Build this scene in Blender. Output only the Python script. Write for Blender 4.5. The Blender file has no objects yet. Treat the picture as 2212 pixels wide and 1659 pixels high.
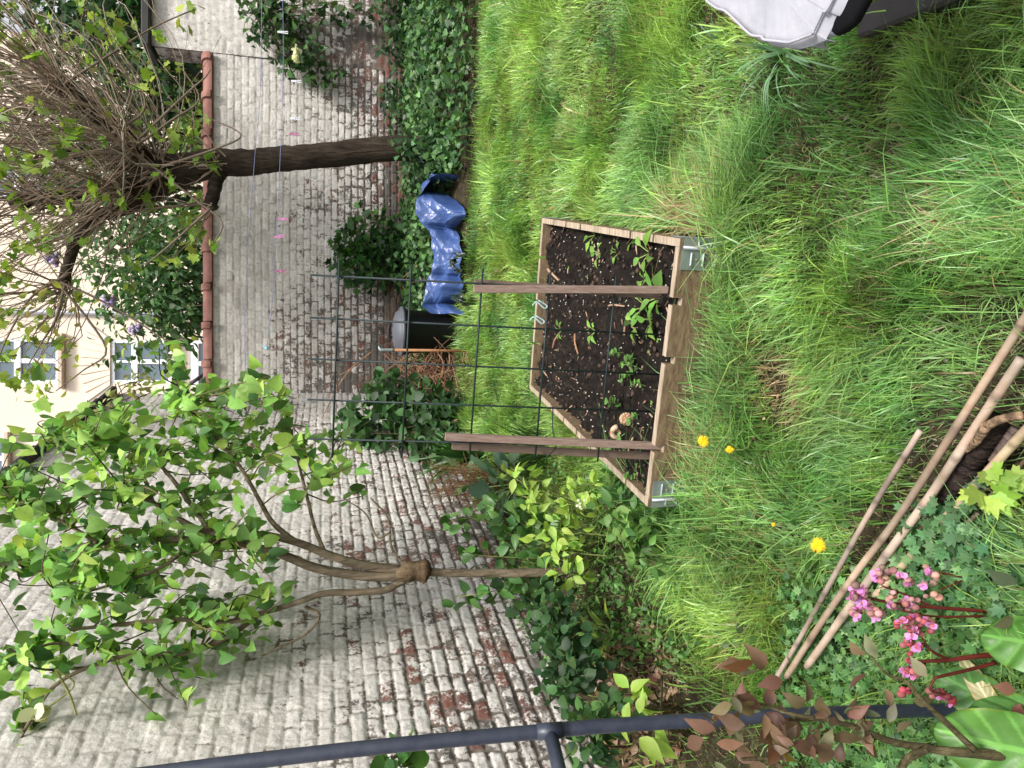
import bpy, math, random
import numpy as np
from mathutils import Vector
random.seed(7); RNG = np.random.default_rng(7)
C = bpy.context.scene.collection
S = bpy.context.scene

# ------------------------------------------------------------------ camera, sky, sun, exposure
HC, PITCH, FPX = 1.13, 0.2537, 2805.0            # eye height, look-down angle, focal length in photo pixels
cp, sp = math.cos(PITCH), math.sin(PITCH)
RI = Vector((1, 0, 0)); FW = Vector((0, cp, -sp)); UP = Vector((0, sp, cp))
cd = bpy.data.cameras.new('camera'); cam = bpy.data.objects.new('camera', cd); C.objects.link(cam)
cd.sensor_fit = 'HORIZONTAL'; cd.sensor_width = 36.0; cd.lens = FPX / 4032 * 36
cd.clip_start = 0.02; cd.clip_end = 500
mx = cam.matrix_world.copy()                      # the photo was taken with the phone on its side
for i, col in enumerate((-UP, RI, -FW)):
    for k in range(3): mx[k][i] = col[k]
mx.translation = Vector((0, 0, HC)); cam.matrix_world = mx
S.camera = cam
SUN_EL, SUN_AZ = math.radians(58), math.radians(150)   # from behind, to the right
w = bpy.data.worlds.new('World'); S.world = w; w.use_nodes = True
nt = w.node_tree; bg = nt.nodes['Background']
sky = nt.nodes.new('ShaderNodeTexSky'); sky.sky_type = 'NISHITA'; sky.sun_disc = False
sky.sun_elevation = SUN_EL; sky.sun_rotation = SUN_AZ; sky.air_density = 1.0; sky.dust_density = 4.0
hs = nt.nodes.new('ShaderNodeHueSaturation'); hs.inputs['Saturation'].default_value = 0.22
nt.links.new(sky.outputs[0], hs.inputs['Color']); nt.links.new(hs.outputs[0], bg.inputs[0])
bg.inputs[1].default_value = 0.115
sl = bpy.data.lights.new('sun', 'SUN'); sl.energy = 2.0; sl.angle = math.radians(13); sl.color = (1, .96, .9)
so = bpy.data.objects.new('sun', sl); C.objects.link(so)
sd = Vector((math.sin(SUN_AZ) * math.cos(SUN_EL), math.cos(SUN_AZ) * math.cos(SUN_EL), math.sin(SUN_EL)))
so.rotation_euler = sd.to_track_quat('Z', 'Y').to_euler(); so.location = (3, -3, 8)
vs = S.view_settings; vs.view_transform = 'Standard'; vs.look = 'None'; vs.exposure = 1.12; vs.gamma = 1
S.cycles.max_bounces = 6; S.cycles.transparent_max_bounces = 4; S.cycles.diffuse_bounces = 3
S.cycles.glossy_bounces = 2; S.cycles.transmission_bounces = 4; S.cycles.use_denoising = True

# ------------------------------------------------------------------ helpers
FD = FPX / 4032 * 2212                            # focal length on the 2212 x 1659 print the measures were read from
def ray(x, y): return FW + RI * ((829.5 - y) / FD) - UP * ((x - 1106) / FD)
def at(x, y, Y):                                  # the point on that line of sight at distance Y
    d = ray(x, y); return Vector((0, 0, HC)) + d * (Y / d.y)
def atz(x, y, z):
    d = ray(x, y); return Vector((0, 0, HC)) + d * ((z - HC) / d.z)
WALL_A, CORNER = 0.255, (-0.09, 7.2)              # left wall's angle and its far end
TA = math.tan(WALL_A)
def wall_x(Y): return CORNER[0] - (CORNER[1] - Y) * TA
def sm(t): t = np.clip(t, 0, 1); return t * t * (3 - 2 * t)
def vn(x, y, s=0):                                # value noise, 0..1
    x = np.asarray(x, float); y = np.asarray(y, float)
    xi = np.floor(x).astype(np.int64); yi = np.floor(y).astype(np.int64); fx = sm(x - xi); fy = sm(y - yi)
    def h(a, b):
        n = (a * 374761393 + b * 668265263 + s * 982451653) & 0x7fffffff
        n = ((n ^ (n >> 13)) * 1274126177) & 0x7fffffff
        n = ((n ^ (n >> 16)) * 2246822519) & 0x7fffffff
        return (n % 100003) / 100003.0
    return (h(xi, yi) * (1 - fx) + h(xi + 1, yi) * fx) * (1 - fy) + (h(xi, yi + 1) * (1 - fx) + h(xi + 1, yi + 1) * fx) * fy
def fbm(x, y, s=0, o=3):
    t = 0; a = .5; n = 0
    for k in range(o): t = t + a * vn(np.asarray(x) * 2**k, np.asarray(y) * 2**k, s + k * 17); n += a; a *= .5
    return t / n
BO, BA, BW, BL, BH = Vector((-.3726, 1.984, 0)), -.263, .80, 1.35, .19
ba = Vector((math.cos(BA), math.sin(BA), 0)); bb = Vector((-math.sin(BA), math.cos(BA), 0))
def bed_dist(x, y):
    dx, dy = np.asarray(x) - BO.x, np.asarray(y) - BO.y; u = dx * ba.x + dy * ba.y; v = dx * bb.x + dy * bb.y
    return np.hypot(np.maximum(np.maximum(-u, u - BW), 0), np.maximum(np.maximum(-v, v - BL), 0))
def gh(x, y):                                     # height of the ground: banked up along both walls
    d = (np.asarray(x) - wall_x(np.asarray(y))) * math.cos(WALL_A)
    b = np.maximum(sm(1 - (d - .12) / .6), sm((np.asarray(y) - 5.0) / 1.6))
    return .2 * b +   .036 * sm(1.15 - bed_dist(x, y) / .35) + .03 * (fbm(np.asarray(x) * 1.7, np.asarray(y) * 1.7, 3) - .5) + .012 * (fbm(np.asarray(x) * 7, np.asarray(y) * 7, 5) - .5)
def gp(x, y, dz=0.0):                             # where a line of sight meets the ground
    z = 0.0
    for _ in range(6):
        p = atz(x, y, z + dz); z = float(gh(p.x, p.y))
    return Vector((p.x, p.y, z + dz))
def on(x, y, dz=0.0): return Vector((x, y, float(gh(x, y)) + dz))

class MB:                                         # collects geometry, then links it as ONE mesh object
    def __init__(s): s.v = []; s.f = []; s.c = []; s.m = []; s.sm = []; s.n = 0
    def add(s, v, f, col=(1, 1, 1), mat=0, smooth=False):
        v = np.asarray(v, float).reshape(-1, 3); c = np.asarray(col, float)
        if c.ndim == 1: c = np.tile(c[:3], (len(v), 1))
        for q in f if isinstance(f, list) else [f]:
            q = np.asarray(q, int)
            if q.ndim == 1: q = q[None]
            s.f.append(q + s.n); s.m.append(np.full(len(q), mat)); s.sm.append(np.full(len(q), smooth))
        s.v.append(v); s.c.append(c[:, :3]); s.n += len(v); return s
    def box(s, c, size, ax=None, col=(1, 1, 1), mat=0, bev=0.0):
        h = np.array(size) / 2.0; b = min(bev, *(h * .9)) if bev else 0
        if b:
            V = []; 
            for sx in (-1, 1):
                for sy in (-1, 1):
                    for sz in (-1, 1):
                        g = np.array((sx, sy, sz))
                        for k in range(3):
                            q = h - b; q = q.copy(); q[k] = h[k]; V.append(g * q)
            V = np.array(V); idx = lambda sx, sy, sz, k: ((sx * 2 + sy) * 2 + sz) * 3 + k
            F4 = []; F3 = []
            for k in range(3):
                a, d = [(1, 2), (2, 0), (0, 1)][k]
                for g in (0, 1):
                    t = []
                    for (p, r) in ((0, 0), (1, 0), (1, 1), (0, 1)):
                        e = [0, 0, 0]; e[k] = g; e[a] = p; e[d] = r; t.append(idx(*e, k))
                    F4.append(t if g else t[::-1])
            for k in range(3):
                a, d = [(1, 2), (2, 0), (0, 1)][k]
                for p in (0, 1):
                    for r in (0, 1):
                        e0 = [0, 0, 0]; e0[a] = p; e0[d] = r; e1 = list(e0); e1[k] = 1
                        t = [idx(*e0, a), idx(*e1, a), idx(*e1, d), idx(*e0, d)]
                        F4.append(t if (p != r) else t[::-1])
            for e in ((x, y, z) for x in (0, 1) for y in (0, 1) for z in (0, 1)):
                t = [idx(*e, 0), idx(*e, 1), idx(*e, 2)]; F3.append(t if sum(e) % 2 else t[::-1])
            F = [np.array(F4), np.array(F3)]
        else:
            V = np.array([(x, y, z) for x in (-1, 1) for y in (-1, 1) for z in (-1, 1)]) * h
            F = np.array([(0, 1, 3, 2), (4, 6, 7, 5), (0, 4, 5, 1), (2, 3, 7, 6), (0, 2, 6, 4), (1, 5, 7, 3)])
        A = np.eye(3) if ax is None else np.array([list(a) for a in ax])
        return s.add(V @ A + np.array(c), F, col, mat)
    def bar(s, a, b, wd, th, up=(0, 0, 1), **k):  # a rectangular bar from a to b
        a = Vector(a); b = Vector(b); d = (b - a); L = d.length; d.normalize()
        x = d.cross(Vector(up)).normalized(); u = x.cross(d)
        return s.box((a + b) / 2, (wd, L, th), (x, d, u), **k)
    def tube(s, pts, r, n=8, col=(1, 1, 1), mat=0, cap=True, wob=0.0):
        P = np.array([list(p) for p in pts], float); m = len(P)
        r = np.broadcast_to(np.asarray(r, float), (m,)) if np.ndim(r) else np.full(m, r)
        T = np.gradient(P, axis=0); T /= np.linalg.norm(T, axis=1)[:, None] + 1e-12
        u = np.cross(T[0], (0, 0, 1.0)); 
        if np.linalg.norm(u) < .1: u = np.cross(T[0], (1.0, 0, 0))
        u /= np.linalg.norm(u); V = []
        an = np.arange(n) * 2 * math.pi / n
        for i in range(m):
            u = u - T[i] * (u @ T[i]); u /= np.linalg.norm(u) + 1e-12; q = np.cross(T[i], u)
            rr = r[i] * (1 + wob * (RNG.random(n) - .5))
            V.append(P[i] + np.outer(np.cos(an) * rr, u) + np.outer(np.sin(an) * rr, q))
        V = np.concatenate(V); j = np.arange(n); k = (j + 1) % n
        F = [np.concatenate([np.stack([i * n + j, i * n + k, (i + 1) * n + k, (i + 1) * n + j], 1) for i in range(m - 1)])]
        if cap: F += [np.arange(n)[::-1], np.arange(n) + (m - 1) * n]
        col = np.asarray(col, float)
        if col.ndim == 2 and len(col) == m: col = np.repeat(col, n, 0)
        return s.add(V, F, col, mat, True)
    def lathe(s, c, prof, n=32, col=(1, 1, 1), mat=0, ax=None):
        pr = np.array(prof, float); an = np.arange(n) * 2 * math.pi / n
        V = np.concatenate([np.stack([r * np.cos(an), r * np.sin(an), np.full(n, z)], 1) for r, z in pr])
        A = np.eye(3) if ax is None else np.array([list(a) for a in ax])
        j = np.arange(n); k = (j + 1) % n
        F = [np.concatenate([np.stack([i * n + j, i * n + k, (i + 1) * n + k, (i + 1) * n + j], 1) for i in range(len(pr) - 1)])]
        F += [np.arange(n)[::-1], np.arange(n) + (len(pr) - 1) * n]
        return s.add(V @ A + np.array(list(c)), F, col, mat, True)
    def ball(s, c, r, col=(1, 1, 1), mat=0, n=8, sq=(1, 1, 1), jit=0):
        th = np.linspace(.25, math.pi - .25, n // 2 + 1); an = np.arange(n) * 2 * math.pi / n
        V = np.concatenate([np.stack([np.sin(t) * np.cos(an), np.sin(t) * np.sin(an), np.full(n, math.cos(t))], 1) for t in th])
        V = V * r * np.array(sq); 
        if jit: V = V * (1 + jit * (RNG.random((len(V), 1)) - .5))
        j = np.arange(n); k = (j + 1) % n; m = len(th)
        F = [np.concatenate([np.stack([i * n + k, i * n + j, (i + 1) * n + j, (i + 1) * n + k], 1) for i in range(m - 1)]), np.arange(n), np.arange(n)[::-1] + (m - 1) * n]
        return s.add(V + np.array(list(c)), F, col, mat, True)
    def grid(s, V, nu, nv, col=(1, 1, 1), mat=0, smooth=True, flip=False):   # V: nu*nv points, row major
        i = np.arange(nu - 1)[:, None] * nv + np.arange(nv - 1)[None]; i = i.ravel()
        q = np.stack([i, i + nv, i + nv + 1, i + 1], 1)
        return s.add(V, q[:, ::-1] if flip else q, col, mat, smooth)
    def build(s, name, mats, parent=None, sharp=None):
        v = np.concatenate(s.v); c = np.concatenate(s.c)
        if parent is not None: v = v - np.array(list(rootloc(parent)))
        me = bpy.data.meshes.new(name); tot = [q.shape[1] * np.ones(len(q), int) for q in s.f]
        tot = np.concatenate(tot); li = np.concatenate([q.ravel() for q in s.f])
        me.vertices.add(len(v)); me.vertices.foreach_set('co', v.astype(np.float32).ravel())
        me.loops.add(len(li)); me.loops.foreach_set('vertex_index', li.astype(np.int32))
        me.polygons.add(len(tot)); me.polygons.foreach_set('loop_start', np.concatenate([[0], np.cumsum(tot)[:-1]]).astype(np.int32))
        me.polygons.foreach_set('material_index', np.concatenate(s.m).astype(np.int32))
        me.polygons.foreach_set('use_smooth', np.concatenate(s.sm).astype(bool))
        ca = me.color_attributes.new('Col', 'FLOAT_COLOR', 'POINT')
        ca.data.foreach_set('color', np.concatenate([c, np.ones((len(c), 1))], 1).astype(np.float32).ravel())
        for m_ in mats if isinstance(mats, (list, tuple)) else [mats]: me.materials.append(m_)
        me.update(calc_edges=True)
        o = bpy.data.objects.new(name, me); C.objects.link(o)
        if parent is not None: o.parent = parent
        return o
def rootloc(o):
    l = Vector((0, 0, 0))
    while o is not None: l += o.location; o = o.parent
    return l
def tag(o, label=None, cat=None, group=None, kind=None):
    if label: o['label'] = label
    if cat: o['category'] = cat
    if group: o['group'] = group
    if kind: o['kind'] = kind
    return o
def thing(name, label, cat, loc, group=None):
    o = bpy.data.objects.new(name, None); C.objects.link(o); o.location = Vector(loc); o.empty_display_size = .05
    return tag(o, label, cat, group)

# ------------------------------------------------------------------ leaves
def rows_leaf(ws, fold=.25, droop=.25, ts=None):  # a leaf of rows: left edge, midrib, right edge
    ws = np.array(ws, float); n = len(ws); t = np.linspace(0, 1, n) if ts is None else np.array(ts, float); V = []
    for a, b in zip(t, ws):
        for k in (-1, 0, 1): V.append((k * b, a - (.35 * b if k and a < .12 else 0), fold * abs(k) * b - droop * a * a))
    F = []
    for i in range(n - 1):
        for k in range(2):
            q = (i * 3 + k, i * 3 + k + 1, i * 3 + k + 4, i * 3 + k + 3); F += [q[:3], (q[0], q[2], q[3])]
    return np.array(V), np.array(F)
def lobed_leaf(pts, droop=.15, cup=.1):           # a fan round the point where the stalk joins
    P = np.array(pts, float); V = [(0, .12, 0)] + [(x, y, cup * x * x - droop * y * y) for x, y in P]
    n = len(P); F = [(0, i + 1, i + 2) for i in range(n - 1)]
    return np.array(V), np.array(F)
def polar_lobes(n, depth, spread=2.5, teeth=0):
    P = []
    m = n * 2 + 1
    for i in range(m):
        a = -spread + 2 * spread * i / (m - 1); r = (1 if i % 2 else 1 - depth) * (1 - .3 * abs(a) / spread)
        P.append((math.sin(a) * r * .62, .35 + math.cos(a) * r * .62))
    P = [(0, 0)] + P
    return P + [(0, 0)]
LF = dict(
    heart=rows_leaf([.1, .34, .40, .36, .25, .11, .01], .3, .22, [0, .1, .28, .48, .7, .88, 1]),
    ovate=rows_leaf([.02, .2, .28, .25, .13, .01], .3, .3),
    round=rows_leaf([.05, .36, .46, .42, .26, .02], .15, .2, [0, .12, .35, .6, .85, 1]),
    lance=rows_leaf([.02, .12, .16, .13, .06, .005], .3, .35),
    ivy=lobed_leaf([(0, 0), (-.3, -.05), (-.5, .2), (-.28, .38), (-.3, .62), (-.12, .6), (0, 1), (.12, .6), (.3, .62), (.28, .38), (.5, .2), (.3, -.05), (0, 0)]),
    maple=lobed_leaf([(0, 0), (-.25, -.08), (-.5, .05), (-.36, .25), (-.58, .5), (-.42, .56), (-.4, .72), (-.2, .6), (-.14, .8), (0, 1.05), (.14, .8), (.2, .6), (.4, .72), (.42, .56), (.58, .5), (.36, .25), (.5, .05), (.25, -.08), (0, 0)]),
    frill=lobed_leaf(polar_lobes(6, .45), .2, .2),
    blob=rows_leaf([.3, .5, .48, .3], .1, .1))
def scatter(mb, kind, pos, dirs, size, cols, nrm=None, mat=0, roll=.6):
    tv, tf = LF[kind]; N = len(pos); pos = np.asarray(pos, float); d = np.asarray(dirs, float)
    d = d / (np.linalg.norm(d, axis=1)[:, None] + 1e-9)
    n = np.tile((0, 0, 1.0), (N, 1)) if nrm is None else np.asarray(nrm, float)
    n = n + roll * RNG.normal(size=(N, 3))
    x = np.cross(d, n); x /= np.linalg.norm(x, axis=1)[:, None] + 1e-9; z = np.cross(x, d)
    sz = np.broadcast_to(np.asarray(size, float), (N,))
    sc = np.stack([np.ones(N) * (.85 + .3 * RNG.random(N)), np.ones(N), .4 + 1.4 * RNG.random(N)], 1) * sz[:, None]
    V = (tv[None, :, 0, None] * sc[:, None, 0:1] * x[:, None] + tv[None, :, 1, None] * sc[:, None, 1:2] * d[:, None] + tv[None, :, 2, None] * sc[:, None, 2:3] * z[:, None]) + pos[:, None]
    F = (tf[None] + (np.arange(N) * len(tv))[:, None, None]).reshape(-1, 3)
    cc = np.repeat(np.asarray(cols, float), len(tv), 0)
    mb.add(V.reshape(-1, 3), F, cc, mat, True)
def pal(n, *cols, jit=.22):                       # n leaf colours picked between the given ones
    c = np.array(cols, float); k = RNG.random(n) * (len(c) - 1); i = np.minimum(k.astype(int), len(c) - 2) if len(c) > 1 else np.zeros(n, int)
    f = (k - i)[:, None]; o = c[i] * (1 - f) + c[np.minimum(i + 1, len(c) - 1)] * f
    return np.clip(o * (1 + jit * RNG.normal(size=(n, 1))) * (1 + .06 * RNG.normal(size=(n, 3))), .004, .9)
def rdir(n, down=0.0, out=None, k=1.0):
    d = RNG.normal(size=(n, 3)); d /= np.linalg.norm(d, axis=1)[:, None]
    if out is not None: d = d * k + out
    d[:, 2] -= down; return d
def arr(pts): return np.array([list(p) for p in pts], float)
def curve(pts, n=24):                             # a smooth line through the points (Catmull-Rom)
    P = arr(pts); P = np.concatenate([[2 * P[0] - P[1]], P, [2 * P[-1] - P[-2]]]); out = []
    m = len(P) - 3
    for t in np.linspace(0, m - 1e-6, n):
        i = int(t); f = t - i; a, b, c, d = P[i:i + 4]
        out.append(.5 * ((2 * b) + (-a + c) * f + (2 * a - 5 * b + 4 * c - d) * f * f + (-a + 3 * b - 3 * c + d) * f**3))
    return np.array(out)

# ------------------------------------------------------------------ materials
def mat(name, col=(.5, .5, .5), rough=.7, metal=0.0, spec=.4, attr=False, var=None, bump=None, transl=0.0, stretch=None):
    m = bpy.data.materials.new(name); m.use_nodes = True; t = m.node_tree; p = t.nodes['Principled BSDF']
    N = lambda k: t.nodes.new(k); L = t.links.new
    p.inputs['Roughness'].default_value = rough; p.inputs['Metallic'].default_value = metal
    p.inputs['Specular IOR Level'].default_value = spec
    tc = N('ShaderNodeTexCoord'); mp = N('ShaderNodeMapping'); L(tc.outputs['Object'], mp.inputs[0])
    if stretch: mp.inputs['Scale'].default_value = stretch
    src = None
    if attr:
        a = N('ShaderNodeVertexColor'); a.layer_name = 'Col'; src = a.outputs[0]
    if var:                                       # (scale, second colour or factor, amount)
        n = N('ShaderNodeTexNoise'); n.inputs['Scale'].default_value = var[0]; n.inputs['Detail'].default_value = 6; n.inputs['Roughness'].default_value = .65
        L(mp.outputs[0], n.inputs['Vector'])
        r = N('ShaderNodeMapRange'); r.inputs[1].default_value = .35; r.inputs[2].default_value = .68; L(n.outputs[0], r.inputs[0])
        x = N('ShaderNodeMix'); x.data_type = 'RGBA'; L(r.outputs[0], x.inputs[0])
        if src is not None:
            x.blend_type = 'MULTIPLY'; L(src, x.inputs[6]); x.inputs[7].default_value = (*var[1], 1)
        else:
            x.inputs[6].default_value = (*col, 1); x.inputs[7].default_value = (*var[1], 1)
        src = x.outputs[2]
    if src is not None: L(src, p.inputs['Base Color'])
    else: p.inputs['Base Color'].default_value = (*col, 1)
    if bump:
        n = N('ShaderNodeTexNoise'); n.inputs['Scale'].default_value = bump[0]; n.inputs['Detail'].default_value = 8; L(mp.outputs[0], n.inputs['Vector'])
        b = N('ShaderNodeBump'); b.inputs['Strength'].default_value = bump[1]; b.inputs['Distance'].default_value = bump[2]
        L(n.outputs[0], b.inputs['Height']); L(b.outputs[0], p.inputs['Normal'])
    if transl:
        o = t.nodes['Material Output']; tr = N('ShaderNodeBsdfTranslucent'); ms = N('ShaderNodeMixShader'); ms.inputs[0].default_value = transl
        if src is not None:
            g = N('ShaderNodeMix'); g.data_type = 'RGBA'; g.blend_type = 'MULTIPLY'; g.inputs[0].default_value = 1
            L(src, g.inputs[6]); g.inputs[7].default_value = (1.3, 1.3, .8, 1); L(g.outputs[2], tr.inputs[0])
        else: tr.inputs[0].default_value = (*col, 1)
        L(p.outputs[0], ms.inputs[1]); L(tr.outputs[0], ms.inputs[2]); L(ms.outputs[0], o.inputs[0])
    return m
M = {}
M['leaf'] = mat('leaf', attr=True, rough=.5, spec=.35, var=(60, (.75, .85, .7)), transl=.38)
M['leaf_glossy'] = mat('leaf_glossy', attr=True, rough=.42, spec=.35, var=(25, (.72, .82, .7)), bump=(40, .25, .004), transl=.2)
M['leaf_big'] = mat('leaf_big', attr=True, rough=.42, spec=.4, var=(16, (.62, .76, .55)), bump=(30, .35, .006), transl=.2)
M['grass'] = mat('grass', attr=True, rough=.38, spec=.5, transl=.36)
M['bark'] = mat('bark', attr=True, rough=.9, spec=.15, var=(30, (.32, .30, .28)), bump=(55, 1, .03), stretch=(1, 1, .16))
M['twig'] = mat('twig', attr=True, rough=.8, spec=.2, var=(90, (.6, .56, .52)))
M['wood'] = mat('weathered_wood', attr=True, rough=.85, spec=.2, var=(14, (.42, .40, .36)), bump=(60, .35, .003), stretch=(.5, 6, 6))
M['lath'] = mat('lath_wood', attr=True, rough=.8, spec=.2, var=(30, (.62, .55, .5)), bump=(80, .3, .002), stretch=(7, 7, .35))
M['cane'] = mat('cane', attr=True, rough=.55, spec=.35, var=(22, (.72, .62, .55)), bump=(70, .15, .001))
M['galv'] = mat('galvanised_steel', (.36, .40, .42), .5, .75, var=(18, (.24, .27, .28)))
M['rivet'] = mat('rusty_steel', (.22, .16, .13), .7, .5)
M['wire'] = mat('dark_green_wire', (.012, .022, .024), .5, .0, .3)
M['pipe'] = mat('slate_blue_paint', (.020, .026, .044), .42, 0, .5, var=(45, (.040, .046, .066)), bump=(120, .15, .001))
M['plastic'] = mat('black_plastic', (.007, .007, .009), .45, 0, .3, var=(7, (.012, .011, .011)))
M['matt_black'] = mat('matt_black', (.004, .004, .005), .8, 0, .12)
M['lid'] = mat('sky_lit_black_plastic', (.07, .073, .09), .45, 0, .5, var=(9, (.10, .105, .12)))  # bin lid: black plastic, sky reflection put into its lighter grey colour
M['tarp'] = mat('blue_tarpaulin', attr=True, rough=.34, spec=.6, var=(9, (.75, .77, .85)))
M['cloth'] = mat('white_cotton', (.31, .31, .345), .95, 0, .1, var=(9, (.38, .375, .41)), bump=(16, .5, .012))
M['cord'] = mat('blue_cord', (.16, .19, .36), .6)
M['peg'] = mat('peg_plastic', attr=True, rough=.4)
M['cream'] = mat('cream_render', (.82, .70, .58), .9, 0, .1, var=(1.2, (.78, .66, .54)))
M['stone'] = mat('pale_stone', (.62, .53, .42), .9, 0, .1, var=(4, (.55, .46, .36)))
M['lintel'] = mat('cream_stone', (.80, .70, .58), .9, 0, .1)
M['white'] = mat('white_paint', (.82, .83, .86), .5)
M['glass'] = mat('window_glass', (.10, .14, .17), .06, 0, .9)
M['shade'] = mat('dark_opening', (.03, .035, .035), .4)
M['zinc'] = mat('grey_zinc', (.30, .31, .33), .5, .3)
M['tile'] = mat('terracotta_tile', (.19, .085, .07), .8, 0, .3, var=(6, (.34, .17, .14)), bump=(40, .4, .004))
M['slate'] = mat('black_tile', (.018, .018, .02), .6, 0, .4, var=(8, (.035, .034, .03)))
M['darkwood'] = mat('dark_stained_wood', (.05, .043, .045), .6, 0, .4, var=(20, (.035, .03, .03)), bump=(60, .2, .002))
M['plain'] = mat('plain', attr=True, rough=.7)
M['petal'] = mat('petal', attr=True, rough=.6, spec=.2, transl=.25)

def soil_mat(name, a, b, c, sc, bst):
    m = bpy.data.materials.new(name); m.use_nodes = True; t = m.node_tree; p = t.nodes['Principled BSDF']; N = t.nodes.new; L = t.links.new
    tc = N('ShaderNodeTexCoord'); n1 = N('ShaderNodeTexNoise'); n1.inputs['Scale'].default_value = sc; n1.inputs['Detail'].default_value = 9; n1.inputs['Roughness'].default_value = .7
    L(tc.outputs['Object'], n1.inputs['Vector'])
    r = N('ShaderNodeValToRGB'); e = r.color_ramp.elements; e[0].position = .32; e[0].color = (*a, 1); e[1].position = .72; e[1].color = (*c, 1)
    x = e.new(.52); x.color = (*b, 1); L(n1.outputs[0], r.inputs[0]); L(r.outputs[0], p.inputs['Base Color'])
    bu = N('ShaderNodeBump'); bu.inputs['Strength'].default_value = bst; bu.inputs['Distance'].default_value = .015; L(n1.outputs[0], bu.inputs['Height']); L(bu.outputs[0], p.inputs['Normal'])
    p.inputs['Roughness'].default_value = .95; p.inputs['Specular IOR Level'].default_value = .15
    return m
M['soil'] = soil_mat('compost', (.006, .005, .0045), (.014, .0105, .0085), (.036, .026, .02), 30, 1)
M['earth'] = soil_mat('earth', (.018, .014, .009), (.04, .032, .018), (.09, .065, .04), 22, 1)

def brick_mat():                                  # whitewash flaking off old brick; Col = joint, brick number, wear
    m = bpy.data.materials.new('whitewashed_brick'); m.use_nodes = True; t = m.node_tree; p = t.nodes['Principled BSDF']; N = t.nodes.new; L = t.links.new
    tc = N('ShaderNodeTexCoord'); vc = N('ShaderNodeVertexColor'); vc.layer_name = 'Col'; se = N('ShaderNodeSeparateColor'); L(vc.outputs[0], se.inputs[0])
    def noise(sc, det=6, ro=.65):
        n = N('ShaderNodeTexNoise'); n.inputs['Scale'].default_value = sc; n.inputs['Detail'].default_value = det; n.inputs['Roughness'].default_value = ro
        L(tc.outputs['Object'], n.inputs['Vector']); return n.outputs[0]
    def math_(op, a, b):
        x = N('ShaderNodeMath'); x.operation = op
        for i, q in enumerate((a, b)):
            if isinstance(q, (int, float)): x.inputs[i].default_value = q
            else: L(q, x.inputs[i])
        return x.outputs[0]
    def mix(f, a, b, mode='MIX'):
        x = N('ShaderNodeMix'); x.data_type = 'RGBA'; x.blend_type = mode
        for i, q in ((0, f), (6, a), (7, b)):
            if isinstance(q, (int, float)): x.inputs[i].default_value = q
            elif isinstance(q, tuple): x.inputs[i].default_value = (*q, 1)
            else: L(q, x.inputs[i])
        return x.outputs[2]
    def step(v, a, b):
        r = N('ShaderNodeMapRange'); r.inputs[1].default_value = a; r.inputs[2].default_value = b; L(v, r.inputs[0]); return r.outputs[0]
    ra = N('ShaderNodeValToRGB'); e = ra.color_ramp.elements; ra.color_ramp.interpolation = 'CONSTANT'
    e[0].color = (.13, .066, .055, 1); e[1].position = .93; e[1].color = (.19, .08, .06, 1)
    for po, c in ((.18, (.11, .085, .075)), (.36, (.075, .06, .058)), (.5, (.17, .125, .10)), (.66, (.15, .07, .06)), (.78, (.12, .11, .10))):
        x = e.new(po); x.color = (*c, 1)
    L(se.outputs[1], ra.inputs[0])
    bare = mix(step(noise(38), .35, .7), ra.outputs[0], (.09, .075, .065)); bare = mix(.55, bare, ra.outputs[0])
    mort = mix(step(noise(25), .3, .7), (.085, .075, .065), (.22, .195, .165))
    base = mix(se.outputs[0], bare, mort)
    white = mix(step(noise(7, 5), .3, .7), (.51, .475, .44), (.68, .65, .62)); white = mix(step(noise(60, 4), .45, .75), white, (.40, .375, .34))
    wear = math_('ADD', math_('MULTIPLY', noise(12, 10, .72), .78), math_('MULTIPLY', noise(85, 4), .32))   # about .55 on average
    wear = math_('ADD', wear, math_('MULTIPLY', math_('SUBTRACT', se.outputs[1], .5), .12))
    wear = math_('ADD', wear, math_('MULTIPLY', se.outputs[2], .5))
    wear = math_('ADD', wear, math_('MULTIPLY', math_('MULTIPLY', se.outputs[0], se.outputs[2]), .5)); f = step(wear, .70, .77)
    tint = N('ShaderNodeMapRange'); tint.inputs[3].default_value = .80; tint.inputs[4].default_value = 1.1; L(se.outputs[1], tint.inputs[0]); cb = N('ShaderNodeCombineColor'); [L(tint.outputs[0], cb.inputs[i]) for i in range(3)]; white = mix(.8, white, cb.outputs[0], 'MULTIPLY'); white = mix(math_('MULTIPLY', se.outputs[0], .42), white, (.27, .245, .215)); col = mix(f, white, base)
    L(col, p.inputs['Base Color']); p.inputs['Roughness'].default_value = .92; p.inputs['Specular IOR Level'].default_value = .15
    bu = N('ShaderNodeBump'); bu.inputs['Strength'].default_value = .7; bu.inputs['Distance'].default_value = .006
    L(math_('SUBTRACT', noise(70, 6), math_('MULTIPLY', f, .45)), bu.inputs['Height']); L(bu.outputs[0], p.inputs['Normal'])
    return m
M['brick'] = brick_mat()

# ------------------------------------------------------------------ ground
def ground():
    mb = MB()
    xs = np.concatenate([[-120, -50, -20, -8], np.linspace(-3.4, 5.2, 216), [9, 20, 50, 120]]); ys = np.concatenate([[-120, -50, -20, -6], np.linspace(-1.2, 8, 231), [12, 25, 60, 160]])
    X, Y = np.meshgrid(xs, ys, indexing='ij'); Z = gh(X, Y)
    mb.grid(np.stack([X, Y, Z], -1).reshape(-1, 3), len(xs), len(ys))
    tag(mb.build('ground', M['earth']), kind='structure')
ground()

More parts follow.
